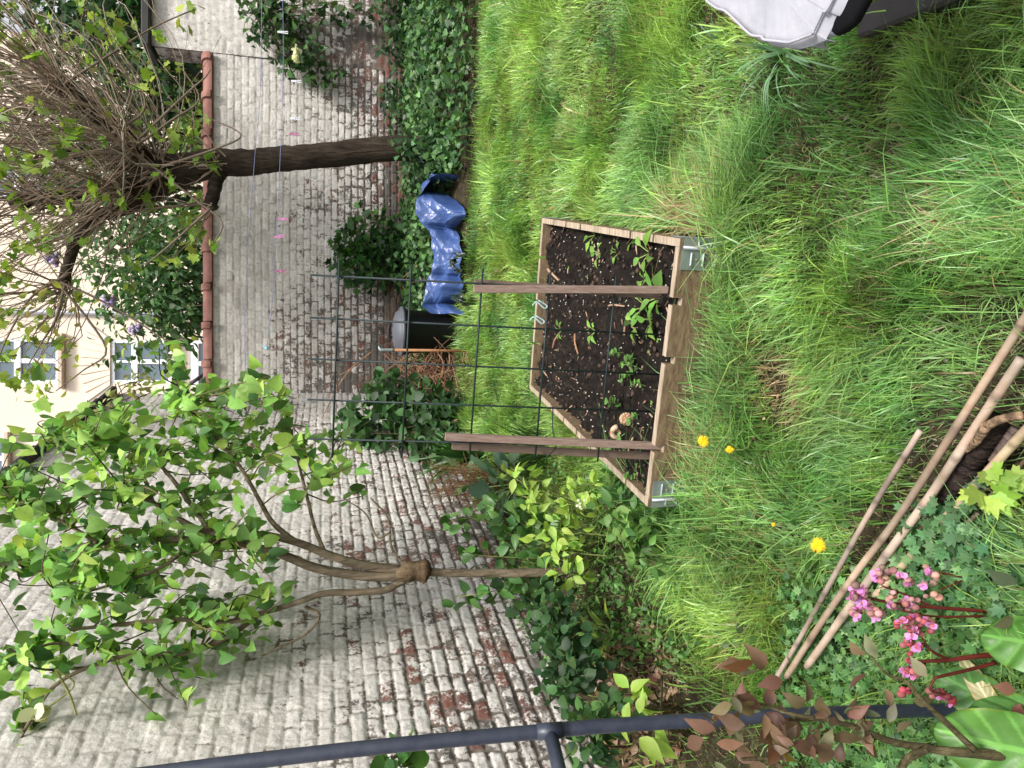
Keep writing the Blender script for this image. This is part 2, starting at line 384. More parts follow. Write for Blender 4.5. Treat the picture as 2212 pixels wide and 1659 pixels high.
# ------------------------------------------------------------------ brick walls
def brick_sheet(L, H, ds, seed, wear_fn, depth_fn, ch=.064):
    ns, ntt = int(L / ds) + 1, int(H / ds) + 1
    s, t = np.meshgrid(np.linspace(0, L, ns), np.linspace(0, H, ntt), indexing='ij'); rg = np.random.default_rng(seed)
    tw = t + .022 * (fbm(s * .8, t * .5, seed) - .5) + .007 * (vn(s * 5, t * 3, seed + 5) - .5) + .005 * (vn(s * 23, t * 23, seed + 6) - .5)
    sw = s + .012 * (vn(s * 6, t * 30, seed + 8) - .5)
    k = np.clip(np.floor(tw / ch).astype(int), 0, 999); tt = tw - k * ch
    e = np.zeros_like(s); bid = np.zeros_like(s); lift = np.zeros_like(s)
    for c in range(k.max() + 1):
        ed = [-.3 * rg.random()]
        while ed[-1] < L + .3: ed.append(ed[-1] + (rg.uniform(.088, .112) if rg.random() < .66 else rg.uniform(.16, .195)))
        ed = np.array(ed); mk = k == c; j = np.searchsorted(ed, sw[mk]) - 1; j = np.clip(j, 0, len(ed) - 2)
        e[mk] = np.minimum(sw[mk] - ed[j], ed[j + 1] - sw[mk])
        bid[mk] = rg.random(len(ed))[j]; lift[mk] = (rg.normal(size=len(ed)) * .0035)[j] + (rg.normal(size=len(ed)) * .04)[j] * (tt[mk] - ch / 2)
    d = np.minimum(e, np.minimum(tt, ch - tt)) + .004 * (vn(s * 40, t * 40, seed + 9) - .5)
    body = sm((d - .003) / .007); W = wear_fn(s, t); D = depth_fn(s, t)
    h = body * (D + lift * .4) + .009 * (fbm(s * 9, t * 9, seed + 11) - .5) + .004 * (vn(s * 55, t * 55, seed + 12) - .5) + .03 * (fbm(s * .6, t * .6, seed + 13) - .5)
    joint = 1 - sm((d - .002) / .006)
    return s, t, h, np.stack([joint, bid, W], -1).reshape(-1, 3), ns, ntt
def wall_pt(A, dv, nv, s, t, h): return np.array(A)[None] + s.reshape(-1, 1) * np.array(dv) + t.reshape(-1, 1) * np.array((0, 0, 1.)) + h.reshape(-1, 1) * np.array(nv)
# left wall: runs away from the photographer on the left
dl = (math.sin(WALL_A), math.cos(WALL_A), 0); nl = (math.cos(WALL_A), -math.sin(WALL_A), 0)
Y0 = .6; A0 = (wall_x(Y0), Y0, 0.0); LL = (CORNER[1] - Y0) / math.cos(WALL_A)
wl = thing('brick_wall', 'tall whitewashed brick wall with flaking paint, along the left behind the leafy tree', 'wall', (A0[0], A0[1], 0))
def wear_l(s, t):
    low = sm((1.25 - t) / 1.0); n = fbm(s * 1.1, t * 1.1, 71)
    low = .7 * low + .3 * sm((2.2 - t) / 1.2); return np.clip(.11 + .18 * low + .55 * (n - .5) + .14 * sm((.5 - t) / .4) - .12 * sm((t - 1.6) / .5), 0, 1)
s_, t_, h_, c_, ns, ntt = brick_sheet(LL, 2.97, .0072, 11, wear_l, lambda s, t: .003 + .008 * sm((1.3 - t) / .9), .058)
mb = MB(); tops = t_ * (1 + .12 * (1 - s_ / LL) * sm((t_ - 1.5) / 1.4))
mb.grid(wall_pt(A0, dl, nl, s_, tops, h_), ns, ntt, c_)
mb.box(Vector(A0) + Vector(dl) * (LL / 2) - Vector(nl) * .135 + Vector((0, 0, 1.46)), (.24, LL - .02, 2.92), (nl, dl, (0, 0, 1)), col=(.2, .5, .25))
mb.build('brickwork', M['brick'], wl)
mb = MB()
ltop = lambda s: 2.97 * (1 + .12 * (1 - s / LL))
n_c = 17
for i in range(n_c):
    a, b = LL * i / n_c, LL * (i + 1) / n_c - .012
    pa = Vector(A0) + Vector(dl) * a + Vector((0, 0, ltop(a) + .02)) - Vector(nl) * .1; pb = Vector(A0) + Vector(dl) * b + Vector((0, 0, ltop(b) + .02 + .012)) - Vector(nl) * .1
    mb.bar(pa, pb, .36, .05, bev=.012)
mb.build('capping', M['slate'], wl)
# back wall
BY = CORNER[1]
wb = thing('brick_wall', 'low whitewashed brick wall with a red tile coping, across the back of the garden', 'wall', (2, BY, 0))
def wear_b(s, t):
    low = sm((1.15 - t) / .9); n = fbm(s * 1.3, t * 1.3, 33)
    low = .55 * low + .45 * sm((2.0 - t) / 1.1); return np.clip(.14 + .28 * low + .5 * (n - .5) + .25 * sm((.75 - t) / .4) - .16 * sm((t - 1.5) / .3), 0, 1)
XB0, XB1, XB2 = CORNER[0] - .06, 3.12, 5.6
s_, t_, h_, c_, ns, ntt = brick_sheet(XB1 - XB0, 2.17, .0085, 23, wear_b, lambda s, t: .004 + .010 * sm((1.3 - t) / .9))
mb = MB(); mb.grid(wall_pt((XB0, BY, 0), (1, 0, 0), (0, -1, 0), s_, t_, h_), ns, ntt, c_, flip=False)
mb.box(((XB0 + XB1) / 2, BY + .14, 1.075), (XB1 - XB0, .24, 2.15), col=(.2, .5, .25))
mb.build('brickwork', M['brick'], wb)
mb = MB()                                         # half-round ridge tiles with a socket at each joint
for i in range(9):
    a, b = XB0 + .02 + i * .36, XB0 + .02 + (i + 1) * .36 - .01
    if a > XB1: break
    b = min(b, XB1)
    for (x0, x1, r) in ((a, b - .05, .085), (b - .06, b, .105)):
        an = np.linspace(-.25, math.pi + .25, 13); V = []
        for x in (x0, x1):
            for q in an: V.append((x, BY + .11 - math.cos(q) * r * 1.75, 2.185 + math.sin(q) * r * .8 + .02))
        V = np.array(V); mb.grid(V, 2, 13, flip=True); mb.add(V[:13], np.arange(13)[::-1]); mb.add(V[13:], np.arange(13))
    mb.box(((a + b) / 2, BY + .11, 2.19), (b - a, .30, .035), bev=.006)
mb.build('coping', M['tile'], wb)
wr = thing('brick_wall', 'taller pale section of garden wall at the far right, hung with greenery', 'wall', (4, BY, 0))
s_, t_, h_, c_, ns, ntt = brick_sheet(XB2 - XB1, 2.7, .016, 29, lambda s, t: np.clip(wear_b(s, t), 0, 1), lambda s, t: .004 + .01 * sm((1.2 - t) / .8))
mb = MB(); mb.grid(wall_pt((XB1, BY, 0), (1, 0, 0), (0, -1, 0), s_, t_, h_), ns, ntt, c_)
mb.box(((XB1 + XB2) / 2, BY + .15, 1.34), (XB2 - XB1, .26, 2.68), col=(.2, .5, .3)); mb.build('brickwork', M['brick'], wr)
mb = MB(); mb.box(((XB1 + XB2) / 2, BY + .12, 2.735), (XB2 - XB1 + .06, .42, .07), bev=.01); mb.build('capping', M['slate'], wr)

# ------------------------------------------------------------------ house beyond the wall
HY = 22.0
hs_ = thing('house', 'cream rendered house with white casement windows beyond the garden walls', 'house', (0, HY, 0))
def hx(y): return at(900, y, HY).x
def hz(x): return at(x, 830, HY).z
mb = MB(); ops = []
def win(x0, x1, y0, y1, name='window', cross=True, tr=.62):
    l, r = hx(y1), hx(y0); b, t = hz(x1), hz(x0); ops.append((l, r, b, t)); cx = (l + r) / 2
    f = MB(); fw = .09
    for (c, s_) in (((cx, HY + .06, b + fw / 2), (r - l, .1, fw)), ((cx, HY + .06, t - fw / 2), (r - l, .1, fw)), ((l + fw / 2, HY + .06, (b + t) / 2), (fw, .098, t - b - 2 * fw)), ((r - fw / 2, HY + .06, (b + t) / 2), (fw, .098, t - b - 2 * fw))): f.box(c, s_, bev=.01)
    if cross:
        zt = b + (t - b) * tr
        f.box((cx, HY + .058, zt), (r - l - 2 * fw, .09, .16), bev=.01)
        f.box((cx, HY + .056, (b + fw + zt - .08) / 2), (.13, .08, zt - b - fw - .08), bev=.01); f.box((cx, HY + .056, (zt + .08 + t - fw) / 2), (.07, .08, t - zt - fw - .08), bev=.01)
    o = f.build(name, M['white'], hs_)
    g = MB(); g.box((cx, HY + .09, (b + t) / 2), (r - l - .02, .02, t - b - .02)); g.build('pane', M['glass'], o)
    sl_ = MB(); sl_.box((cx, HY - .06, b - .07), (r - l + .3, .26, .12), bev=.015); sl_.build('sill', M['stone'], o)
    return o
w1 = win(240, 371, 743, 828)
w2 = win(-20, 128, 743, 828)
w3 = win(-60, 12, 930, 1010); w4 = win(410, 470, 742, 835, tr=.8)
win(-20, 128, 400, 480)
HX0, HX1, HZ1 = -9.0, 9.5, 11.5                  # the facade is cut round the openings
xs = sorted({HX0, HX1, *[q for o in ops for q in o[:2]]}); zs = sorted({0.0, HZ1, *[q for o in ops for q in o[2:]]})
for i in range(len(xs) - 1):
    for j in range(len(zs) - 1):
        cx, cz = (xs[i] + xs[i + 1]) / 2, (zs[j] + zs[j + 1]) / 2
        if not any(l < cx < r and b < cz < t for l, r, b, t in ops):
            mb.add([(xs[i], HY, zs[j]), (xs[i + 1], HY, zs[j]), (xs[i + 1], HY, zs[j + 1]), (xs[i], HY, zs[j + 1])], np.arange(4))
for l, r, b, t in ops:                            # reveals
    for q in (((l, b), (l, t)), ((r, t), (r, b)), ((l, t), (r, t)), ((r, b), (l, b))):
        (xa, za), (xb, zb) = q; mb.add([(xa, HY, za), (xb, HY, zb), (xb, HY + .12, zb), (xa, HY + .12, za)], np.arange(4))
mb.box(((HX0 + HX1) / 2, HY + .35, HZ1 / 2), (HX1 - HX0, .4, HZ1))
mb.build('facade', M['cream'], hs_)
l, r, b, t = ops[0]; mb = MB()                    # flared lintel of pale voussoirs
for i in range(9):
    a0, a1 = i / 9, (i + 1) / 9 - .012; z0, z1 = t + .02, t + .55 + .3 * (1 - abs(i - 4) / 4.5)
    X = lambda a, e: l - .05 + (r - l + .1) * a + (a - .5) * e
    V = [(X(a0, 0), z0), (X(a1, 0), z0), (X(a1, .9), z1), (X(a0, .9), z1)]
    mb.add([(x, HY - .04, z) for x, z in V] + [(x, HY + .002, z) for x, z in V], [np.array([(0, 1, 2, 3), (0, 4, 5, 1), (1, 5, 6, 2), (2, 6, 7, 3), (3, 7, 4, 0)])])
mb.build('lintel', M['lintel'], hs_)
mb = MB(); xd = hx(692); mb.tube([(xd, HY - .12, 0), (xd, HY - .12, 11)], .075, 12); mb.build('downpipe', M['zinc'], hs_)

# ------------------------------------------------------------------ raised bed
def bed(u, v, z=0.0): return BO + ba * u + bb * v + Vector((0, 0, z))
def in_bed(x, y, m=0.0):
    dx, dy = x - BO.x, y - BO.y; u = dx * ba.x + dy * ba.y; v = dx * bb.x + dy * bb.y
    return (u > -m) & (u < BW + m) & (v > -m) & (v < BL + m)
rb = thing('raised_bed', 'wooden raised bed of grey boards with metal corner hinges, in the long grass', 'planter', bed(.4, .6))
def board(name, o, d, n, L, notches, th=.024):    # an upright board with slots cut in its top edge
    prof = [(0, -.08), (L, -.08)]; x = L
    prof += [(L, BH)]
    for c, wdt, dep in sorted(notches, reverse=True): prof += [(c + wdt / 2, BH), (c + wdt / 2, BH - dep), (c - wdt / 2, BH - dep), (c - wdt / 2, BH)]
    prof += [(0, BH)]; mb = MB(); n = Vector(n); F = Vector(o); V = []
    for k in (0, 1):
        for u, z in prof: V.append(F + Vector(d) * u + n * (th * k) + Vector((0, 0, z)))
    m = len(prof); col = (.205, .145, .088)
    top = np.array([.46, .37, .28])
    # caps split into quads so that the slots stay open
    ed = sorted({0, L, *[c - w_ / 2 for c, w_, _ in notches], *[c + w_ / 2 for c, w_, _ in notches]})
    for i in range(len(ed) - 1):
        mid = (ed[i] + ed[i + 1]) / 2; z = BH
        for c, w_, dep in notches:
            if abs(mid - c) < w_ / 2: z = BH - dep
        q = F + Vector(d) * mid; hh = (z + .08)
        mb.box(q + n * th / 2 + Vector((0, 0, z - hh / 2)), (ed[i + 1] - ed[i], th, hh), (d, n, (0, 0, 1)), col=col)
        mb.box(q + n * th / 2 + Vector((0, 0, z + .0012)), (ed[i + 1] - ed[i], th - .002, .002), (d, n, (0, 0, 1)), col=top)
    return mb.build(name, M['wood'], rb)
nF = [(.185, .022, .030), (.455, .022, .028), (.625, .022, .028)]
tth = .024
board('board', bed(tth, 0), ba, bb, BW - 2 * tth, [(c - tth, w_, d) for c, w_, d in nF])
board('board', bed(tth, BL - tth), ba, bb, BW - 2 * tth, [(.2, .012, .03), (.4, .012, .03), (.6, .012, .03)])
board('board', bed(0, .002), bb, ba, BL - .004, [(.17, .014, .03), (.5, .014, .03), (.66, .014, .03), (.82, .014, .03), (1.0, .014, .03), (1.18, .014, .03)])
board('board', bed(BW - tth, .002), bb, ba, BL - .004, [(.17, .014, .03), (.34, .014, .03), (.82, .014, .03), (1.0, .014, .03), (1.16, .014, .03)])
for sx in (0, 1):                                 # folded steel hinges on the corners, with pressed ribs and rivets
    for sy in (0, 1):
        mb = MB(); g = -1 if sy == 0 else 1; e = -1 if sx == 0 else 1
        uo = 0 if sx == 0 else BW; vo = 0 if sy == 0 else BL
        zc = .06; hz_ = .245
        uc = uo - e * (.052 + .004)
        mb.box(bed(uc, vo + g * .0022, zc), (.058, .003, hz_), (ba, bb, (0, 0, 1)))
        mb.box(bed(uo - e * .012, vo + g * .0022, zc), (.026, .003, hz_ - .006), (ba, bb, (0, 0, 1)))
        mb.box(bed(uo + e * .0022, vo - g * .04, zc), (.003, .07, hz_), (ba, bb, (0, 0, 1)))
        mb.tube([bed(uo - e * .0245, vo + g * .005, -.06), bed(uo - e * .0245, vo + g * .005, .183)], .006, 10)
        for z in (.155, .118, .08, .04):
            mb.box(bed(uc, vo + g * .006, z), (.040, .007, .007), (ba, bb, (0, 0, 1)), bev=.003)
            mb.box(bed(uo - e * .012, vo + g * .006, z - .018), (.016, .007, .006), (ba, bb, (0, 0, 1)), bev=.0025)
        h = mb.build('hinge_plate', M['galv'], rb)
        for z in (.137, .06): mb = MB(); mb.ball(bed(uc, vo + g * .005, z), .0045, n=8); mb.build('rivet', M['rivet'], h)
# compost
def soil_z(u, v): return .150 + .03 * (fbm(u * 9, v * 9, 41) - .5) +   .042 * (fbm(u * 24, v * 26, 42) - .5) + .016 * (vn(u * 70, v * 70, 43) - .5) + .012 * sm(1 - v / .3)
mb = MB(); u, v = np.meshgrid(np.linspace(.02, BW - .02, 150), np.linspace(.02, BL - .02, 250), indexing='ij')
P = np.array(list(BO))[None] + u.reshape(-1, 1) * np.array(list(ba)) + v.reshape(-1, 1) * np.array(list(bb)); P[:, 2] = soil_z(u, v).ravel()
mb.grid(P, 150, 250)
tag(mb.build('compost', M['soil']), 'dark crumbly compost filling the raised bed', 'soil', kind='stuff')
def on_soil(u, v, dz=0): 
    p = bed(u, v); p.z = float(soil_z(u, v)) + dz; return p
mb = MB()                                         # perlite, bark crumbs, splinters
for i in range(700):
    u, v = RNG.uniform(.03, .77), RNG.uniform(.03, 1.32); k = RNG.random()
    if k < .36: mb.ball(on_soil(u, v, .002), RNG.uniform(.0013, .0028), (.66, .64, .58), n=6, jit=.4)
    elif k < .8: mb.ball(on_soil(u, v, .003), RNG.uniform(.004, .011), pal(1, (.014, .011, .009), (.07, .038, .025))[0], n=6, jit=.7, sq=(1, 1, .7))
    else:
        d = rdir(1)[0]; d[2] *= .25; L_ = RNG.uniform(.008, .035); p = on_soil(u, v, .005)
        mb.tube([p - Vector(d * L_ / 2), p + Vector(d * L_ / 2)], RNG.uniform(.0012, .003), 5, pal(1, (.22, .12, .07), (.42, .30, .2), (.12, .07, .05))[0])
tag(mb.build('bark_and_perlite', M['plain']), 'white perlite grains and bark splinters scattered over the dark compost', 'mulch', kind='stuff')
def uv_of(x, y):                                  # bed coordinates of a place on the compost
    p = atz(x, y, .13) - BO; return p.dot(ba), p.dot(bb)
sticks = [((1216, 722), (1210, 752), .006, (.30, .15, .10), 'short thick reddish stick standing out on the compost'), ((1250, 722), (1266, 765), .005, (.36, .2, .11), 'slim orange-brown stick on the compost'),
          ((1165, 774), (1191, 812), .0042, (.45, .33, .22), 'pale straight stick near the back left of the compost'), ((1331, 661), (1362, 662), .004, (.42, .28, .2), 'pale pinkish stick lying by the right pair of laths'),
          ((1371, 685), (1371, 725), .004, (.33, .2, .14), 'brown stick lying among the seedlings'), ((1227, 905), (1246, 876), .004, (.34, .22, .14), 'bent orange twig near the left board'),
          ((1197, 582), (1214, 606), .007, (.40, .27, .17), 'stubby broken stick with a pale end near the back right'), ((1381, 945), (1370, 990), .0035, (.40, .27, .18), 'thin stick beside the left pair of laths')]
for (xa, ya), (xb, yb), r, c, lab in sticks:
    a, b = uv_of(xa, ya), uv_of(xb, yb); mb = MB(); pa, pb = on_soil(*a, .008), on_soil(*b, .008)
    mb.tube(curve([pa, (pa + pb) / 2 + Vector((.004, .003, .005)), pb], 8), np.linspace(r, r * .7, 8), 7, c, wob=.3); tag(mb.build('stick', M['twig']), lab, 'stick', 'sticks on the compost')
u, v = uv_of(1376, 905); pc = thing('pine_cone', 'brown rounded cone lying on the compost near the front board', 'pine cone', on_soil(u, v)); mb = MB()
for i in range(60):
    a = i * 2.4; z = (i + .5) / 60; r = .019 * math.sin(math.pi * (.12 + .82 * z)); p = on_soil(u, v, .012) + Vector((math.cos(a) * r * .9, (z - .5) * .062, math.sin(a) * r * .9 + .004))
    mb.ball(p, .0062, pal(1, (.33, .19, .10), (.5, .33, .2))[0], n=6, sq=(1, .8, 1))
mb.ball(on_soil(u, v, .014), .017, (.16, .09, .05), n=10, sq=(1, 1.7, 1)); mb.build('scales', M['plain'], pc)
u, v = uv_of(1351, 935); mb = MB(); V = []        # empty snail shell: a coiled tube
for i in range(40):
    t = i / 39; a = t * 12; r = .019 * (1 - t) ** 1.1 + .001; V.append(on_soil(u, v, .016) + Vector((math.cos(a) * r, t * .016, math.sin(a) * r)))
mb.tube(V, np.linspace(.0105, .002, 40), 10, np.array([(.55, .40, .28) if i % 6 < 4 else (.3, .18, .11) for i in range(40)])); tag(mb.build('snail_shell', M['plain']), 'empty striped snail shell on the compost by the left laths', 'shell')
u, v = uv_of(1308, 545); mb = MB()
for i in range(14): mb.ball(on_soil(u + RNG.normal() * .014, v + RNG.normal() * .018, .005), .007, pal(1, (.45, .28, .22), (.7, .6, .52))[0], n=6, jit=.8, sq=(1, 1, .5))
tag(mb.build('eggshell', M['plain']), 'crushed pinkish eggshell in a heap near the right board', 'eggshell')

# seedlings, each its own plant
def seedling(x, y, kind, label, s=1.0, uvp=None):
    u, v = uvp or uv_of(x, y); u = min(max(u, .03), .77); v = max(v, .035); p = on_soil(u, v, -.004)
    r = thing('seedling', label, 'seedling', p, 'seedlings in the raised bed'); st = MB(); lf = MB()
    if kind == 'chard':
        n = 5
        for i in range(n):
            a = i * 2.5 + RNG.random(); d = Vector((math.cos(a), math.sin(a), .9)).normalized(); q = p + d * .035 * s
            st.tube(curve([p, p + d * .02 * s, q], 6), .0016 * s, 5, (.30, .42, .12)); scatter(lf, 'ovate', [q], [(d.x, d.y, .25)], .05 * s * RNG.uniform(.7, 1.15), pal(1, (.16, .33, .06), (.26, .44, .10)), roll=.3)
    elif kind == 'pea':
        h = .07 * s; tp = p + Vector((RNG.normal() * .02, RNG.normal() * .02, h)); cu = curve([p, p * .5 + tp * .5 + Vector((.006, .004, 0)), tp], 10); st.tube(cu, .0013 * s, 5, (.28, .42, .14))
        for i in (3, 5, 7, 9):
            for g in (-1, 1):
                a = RNG.random() * 6; scatter(lf, 'round', [cu[i]], [(math.cos(a) * g, math.sin(a) * g, .3)], .024 * s, pal(1, (.13, .30, .07), (.22, .40, .11)), roll=.35)
    else:
        for i in range(4):
            a = i * 1.6 + RNG.random(); scatter(lf, 'ovate', [p + Vector((0, 0, .012 * s))], [(math.cos(a), math.sin(a), .45)], .022 * s * RNG.uniform(.8, 1.2), pal(1, (.20, .38, .08), (.30, .48, .12)), roll=.3)
        st.tube([p, p + Vector((0, 0, .014 * s))], .0012, 5, (.3, .45, .15))
    st.build('stem', M['twig'], r); lf.build('leaves', M['leaf'], r)
big = [(1428, 548, 1.35, 'chard', 'pale green broad-leaved seedling at the front right corner of the bed'), (1437, 640, 1.5, 'chard', 'largest leafy seedling, beside the right pair of laths'),
       (1405, 662, 1.2, 'chard', 'broad-leaved seedling just left of the right pair of laths'), (1392, 700, 1.1, 'chard', 'leafy seedling left of the right pair of laths, leaves spread low'), (1425, 690, 1.2, 'chard', 'leafy green seedling against the front board by the first slot'),
       (1296, 508, 1.2, 'chard', 'leafy seedling by the right board, mixed with grass'), (1318, 550, 1.0, 'chard', 'seedling beside the crushed eggshell'), (1345, 545, .9, 'chard', 'pointed-leaf seedling between eggshell and front corner'),
       (1378, 490, .8, 'chard', 'small seedling close to the right board'), (1400, 605, .8, 'chard', 'small upright seedling just right of the right pair of laths'),
       (1218, 712, .9, 'chard', 'solitary pointed-leaf seedling in the middle of the compost'),
       (1300, 716, .9, 'chard', 'lone seedling against the second upright wire'),
       (1370, 762, 1.0, 'pea', 'pea seedling near the middle of the front row'), (1395, 775, 1.0, 'pea', 'pea seedling in the front row beside the middle wire'), (1380, 808, 1.1, 'pea', 'pea seedling left of the middle wire in the front row'),
       (1412, 800, 1.0, 'pea', 'pea seedling close to the middle slot of the front board'), (1352, 880, 1.3, 'pea', 'tallest pea seedling, next to the brown cone'), (1398, 895, 1.0, 'pea', 'pea seedling between the cone and the front board'), (1368, 935, 1.0, 'pea', 'pea seedling between the snail shell and the left laths'),
       (1340, 990, .9, 'pea', 'pea seedling left of the left pair of laths'), (1392, 1040, .9, 'pea', 'pea seedling in the front left corner of the bed'), (1420, 835, .9, 'pea', 'pea seedling touching the front board left of the middle slot'),
       (1290, 600, .5, 'sprout', None), (1247, 580, .6, 'sprout', 'tiny two-leaved sprout at the back right of the compost'), (1420, 760, .6, 'sprout', None), (1408, 845, .6, 'sprout', None), (1425, 870, .6, 'sprout', None), (1400, 1005, .7, 'sprout', None), (1440, 735, .6, 'sprout', None), (1412, 930, .6, 'sprout', None), (1380, 850, .6, 'sprout', None), (1418, 985, .6, 'sprout', None)]
for x, y, s, k, lab in big: seedling(x, y, k, lab or 'tiny sprout with a few small leaves among the front row of seedlings', s * .78)

# ------------------------------------------------------------------ mesh panel and laths
MY0 = .045
def mesh_pt(x, y, off=0.0):                       # on the leaning plane of the panel, just behind the front board
    n = (bb * 1.0 + Vector((0, 0, -.105))).normalized(); o = bed(0, MY0, .12) + n * off; d = ray(x, y); c = Vector((0, 0, HC))
    return c + d * ((o - c).dot(n) / d.dot(n))
tp = thing('wire_mesh_panel', 'dark green welded wire mesh panel standing upright in the raised bed', 'trellis', mesh_pt(1440, 800))
tops = [(672, 594), (669, 686), (666, 775), (664, 863), (663, 948)]; bots = [(1452, 634), (1450, 724), (1446, 810), (1442, 890), (1438, 966)]
for a, b in zip(tops, bots):
    mb = MB(); mb.tube([mesh_pt(*a), mesh_pt(*b)], .0028, 8); mb.build('upright_wire', M['wire'], tp)
hor = [((733, 560), (718, 987)), ((889, 570), (868, 987)), ((1043, 580), (1014, 990)), ((1190, 586), (1156, 990)), ((1331, 596), (1291, 996))]
for a, b in hor:
    mb = MB(); mb.tube([mesh_pt(*a, -.006), mesh_pt(*b, -.006)], .0028, 8); mb.build('cross_wire', M['wire'], tp)
lt = [((1023, 619), (1440, 626), -.026, 'front one of the right pair of weathered laths clamping the wire mesh'), ((1025, 608), (1440, 642), .022, 'rear one of the right pair of weathered laths clamping the wire mesh'),
      ((961, 943), (1438, 964), -.026, 'front one of the left pair of weathered laths clamping the wire mesh'), ((976, 963), (1420, 986), .022, 'rear one of the left pair of weathered laths clamping the wire mesh')]
lt[0] = ((1023, 624), (1442, 626), -.024, lt[0][3]); lt[1] = ((1025, 611), (1425, 638), .020, lt[1][3])
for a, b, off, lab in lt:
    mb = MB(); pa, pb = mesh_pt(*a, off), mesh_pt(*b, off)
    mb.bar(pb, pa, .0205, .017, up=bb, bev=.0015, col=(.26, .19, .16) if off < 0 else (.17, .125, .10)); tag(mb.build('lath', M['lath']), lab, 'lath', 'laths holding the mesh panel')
for x, y, lab, up_ in ((1158, 657, 'pale twist clip on the cross wire nearest the right laths', 20), (1152, 690, 'pale looped twist clip on the cross wire by the second upright', 26)):
    mb = MB(); p = mesh_pt(x, y, -.012); 
    mb.tube(curve([p + Vector((-.004, 0, .01)), p + Vector((.006, -.006, .0)), p + Vector((-.012, -.008, -.022)), p + Vector((-.004, -.006, -.03)), p + Vector((.01, -.006, -.005))], 16), .0022, 6, (.30, .42, .42))
    tag(mb.build('plant_clip', M['plain']), lab, 'clip', 'twist clips on the mesh')
mb = MB(); p = mesh_pt(1180, 987, -.01); mb.tube(curve([p, p + Vector((.03, .0, -.03)), p + Vector((.08, .0, -.02)), p + Vector((.15, .03, -.03))], 12), .0018, 5); tag(mb.build('loose_wire', M['wire']), 'short dark loose wire end dangling from the mesh by the left laths', 'wire')

# ------------------------------------------------------------------ bin, handle, tarp, twigs
bp = gp(984, 718); by_ = 5.85; bp = on(at(984, 718, by_).x, by_, -.03)
bn = thing('garden_bin', 'black plastic dustbin with a grey lid in front of the back wall', 'bin', bp)
rb0 = .5 * (at(900, 667, by_) - at(900, 770, by_)).length; hb = at(866, 718, by_ - .1).z - bp.z
mb = MB(); mb.lathe(bp, [(rb0 * .72, 0), (rb0 * .78, .02), (rb0 * .93, hb - .05), (rb0 * .99, hb - .045), (rb0 * 1.0, hb - .02), (rb0 * .9, hb - .018)], 40); mb.build('body', M['plastic'], bn)
mb = MB(); mb.lathe(bp + Vector((0, 0, hb - .03)), [(rb0 * 1.0, 0), (rb0 * 1.04, .003), (rb0 * 1.04, .022), (rb0 * .98, .03), (rb0 * .95, .026), (rb0 * .9, .035), (rb0 * .8, .062), (rb0 * .45, .085), (rb0 * .05, .092)], 40); ld = mb.build('lid', M['lid'], bn)
mb = MB(); p = bp + Vector((.0, 0, hb + .055)); mb.tube(curve([p + Vector((-.05, 0, -.005)), p + Vector((-.04, 0, .03)), p + Vector((.04, 0, .03)), p + Vector((.05, 0, -.005))], 14), .011, 8); mb.build('handle', M['plastic'], ld)
hd = thing('tool_handle', 'wooden tool handle with a bent grey metal end leaning on the black bin', 'tool', gp(975, 758))
Yh = by_ - rb0 - .05; mb = MB(); p0 = on(at(978, 759, Yh).x, Yh - .1); p1 = at(851, 756, Yh); mb.tube([p0, p0 * .5 + p1 * .5, p1], .011, 10, (.33, .17, .08)); mb.build('shaft', M['cane'], hd)
mb = MB(); mb.tube(curve([p1, at(835, 756, Yh), at(822, 755, Yh), at(818, 748, Yh)], 12), [.014] * 8 + [.012, .01, .008, .006], 10); mb.build('socket', M['galv'], hd)

tr = thing('tarpaulin', 'crumpled blue tarpaulin lying along the foot of the back wall', 'tarpaulin', gp(965, 500))
ty = [376, 400, 430, 460, 480, 500, 520, 545, 570, 590, 610, 640, 660, 678]
tt_ = [934, 915, 900, 903, 912, 930, 934, 936, 936, 934, 922, 918, 922, 934]; tb_ = [946, 962, 988, 996, 992, 980, 962, 958, 965, 985, 992, 984, 975, 964]
mb = MB(); nu, nv = 110, 34; V = np.zeros((nu, nv, 3)); col = np.zeros((nu, nv, 3))
for i in range(nu):
    yy = 376 + (678 - 376) * i / (nu - 1); a, b = np.interp(yy, ty, tt_), np.interp(yy, ty, tb_); b = max(b, a + 56)
    pt = at(a, yy, 5.72); pb = gp(b - 24, yy, .03)
    for j in range(nv):
        f = j / (nv - 1); q = pt * (1 - f) + pb * f; q.z += .035 * math.sin(math.pi * f) ** .8 - .03 * f; q.z = max(q.z, float(gh(q.x, q.y)) + .05); V[i, j] = q
I, J = np.meshgrid(np.arange(nu) / 11., np.arange(nv) / 9.35, indexing='ij')
rid = lambda a, b, s: 1 - np.abs(2 * vn(a, b, s) - 1)
tri = lambda q: 2 * np.abs(q - np.floor(q + .5))
fold0 = .085 * (rid(I * .55 + J * .5, J * .5 - I * .2, 51) - .5) + .04 * (rid(I * 1.3 - J * .6, J * 1.0 + I * .5, 52) - .5) + .016 * (rid(I * 2.7, J * 2.5, 53) - .5)
fold = 0 * I
TR = np.random.default_rng(21)
for q in range(14):
    th_ = TR.random() * 3.14; fold = fold + .024 * TR.uniform(.5, 1.3) * (tri((I * math.cos(th_) + J * math.sin(th_)) * TR.uniform(.15, .75) + TR.random()) - .5) * (.1 + 1.7 * vn(I * .7, J * .7, 300 + q))
fold += fold0 * .25
V[:, :, 1] -= fold * .45; V[:, :, 2] = np.maximum(V[:, :, 2] + fold * .7, gh(V[:, :, 0], V[:, :, 1]) + .03 + .02 * vn(I * 2, J * 2, 77)); V[:, :, 0] += .02 * (vn(I, J, 55) - .5)
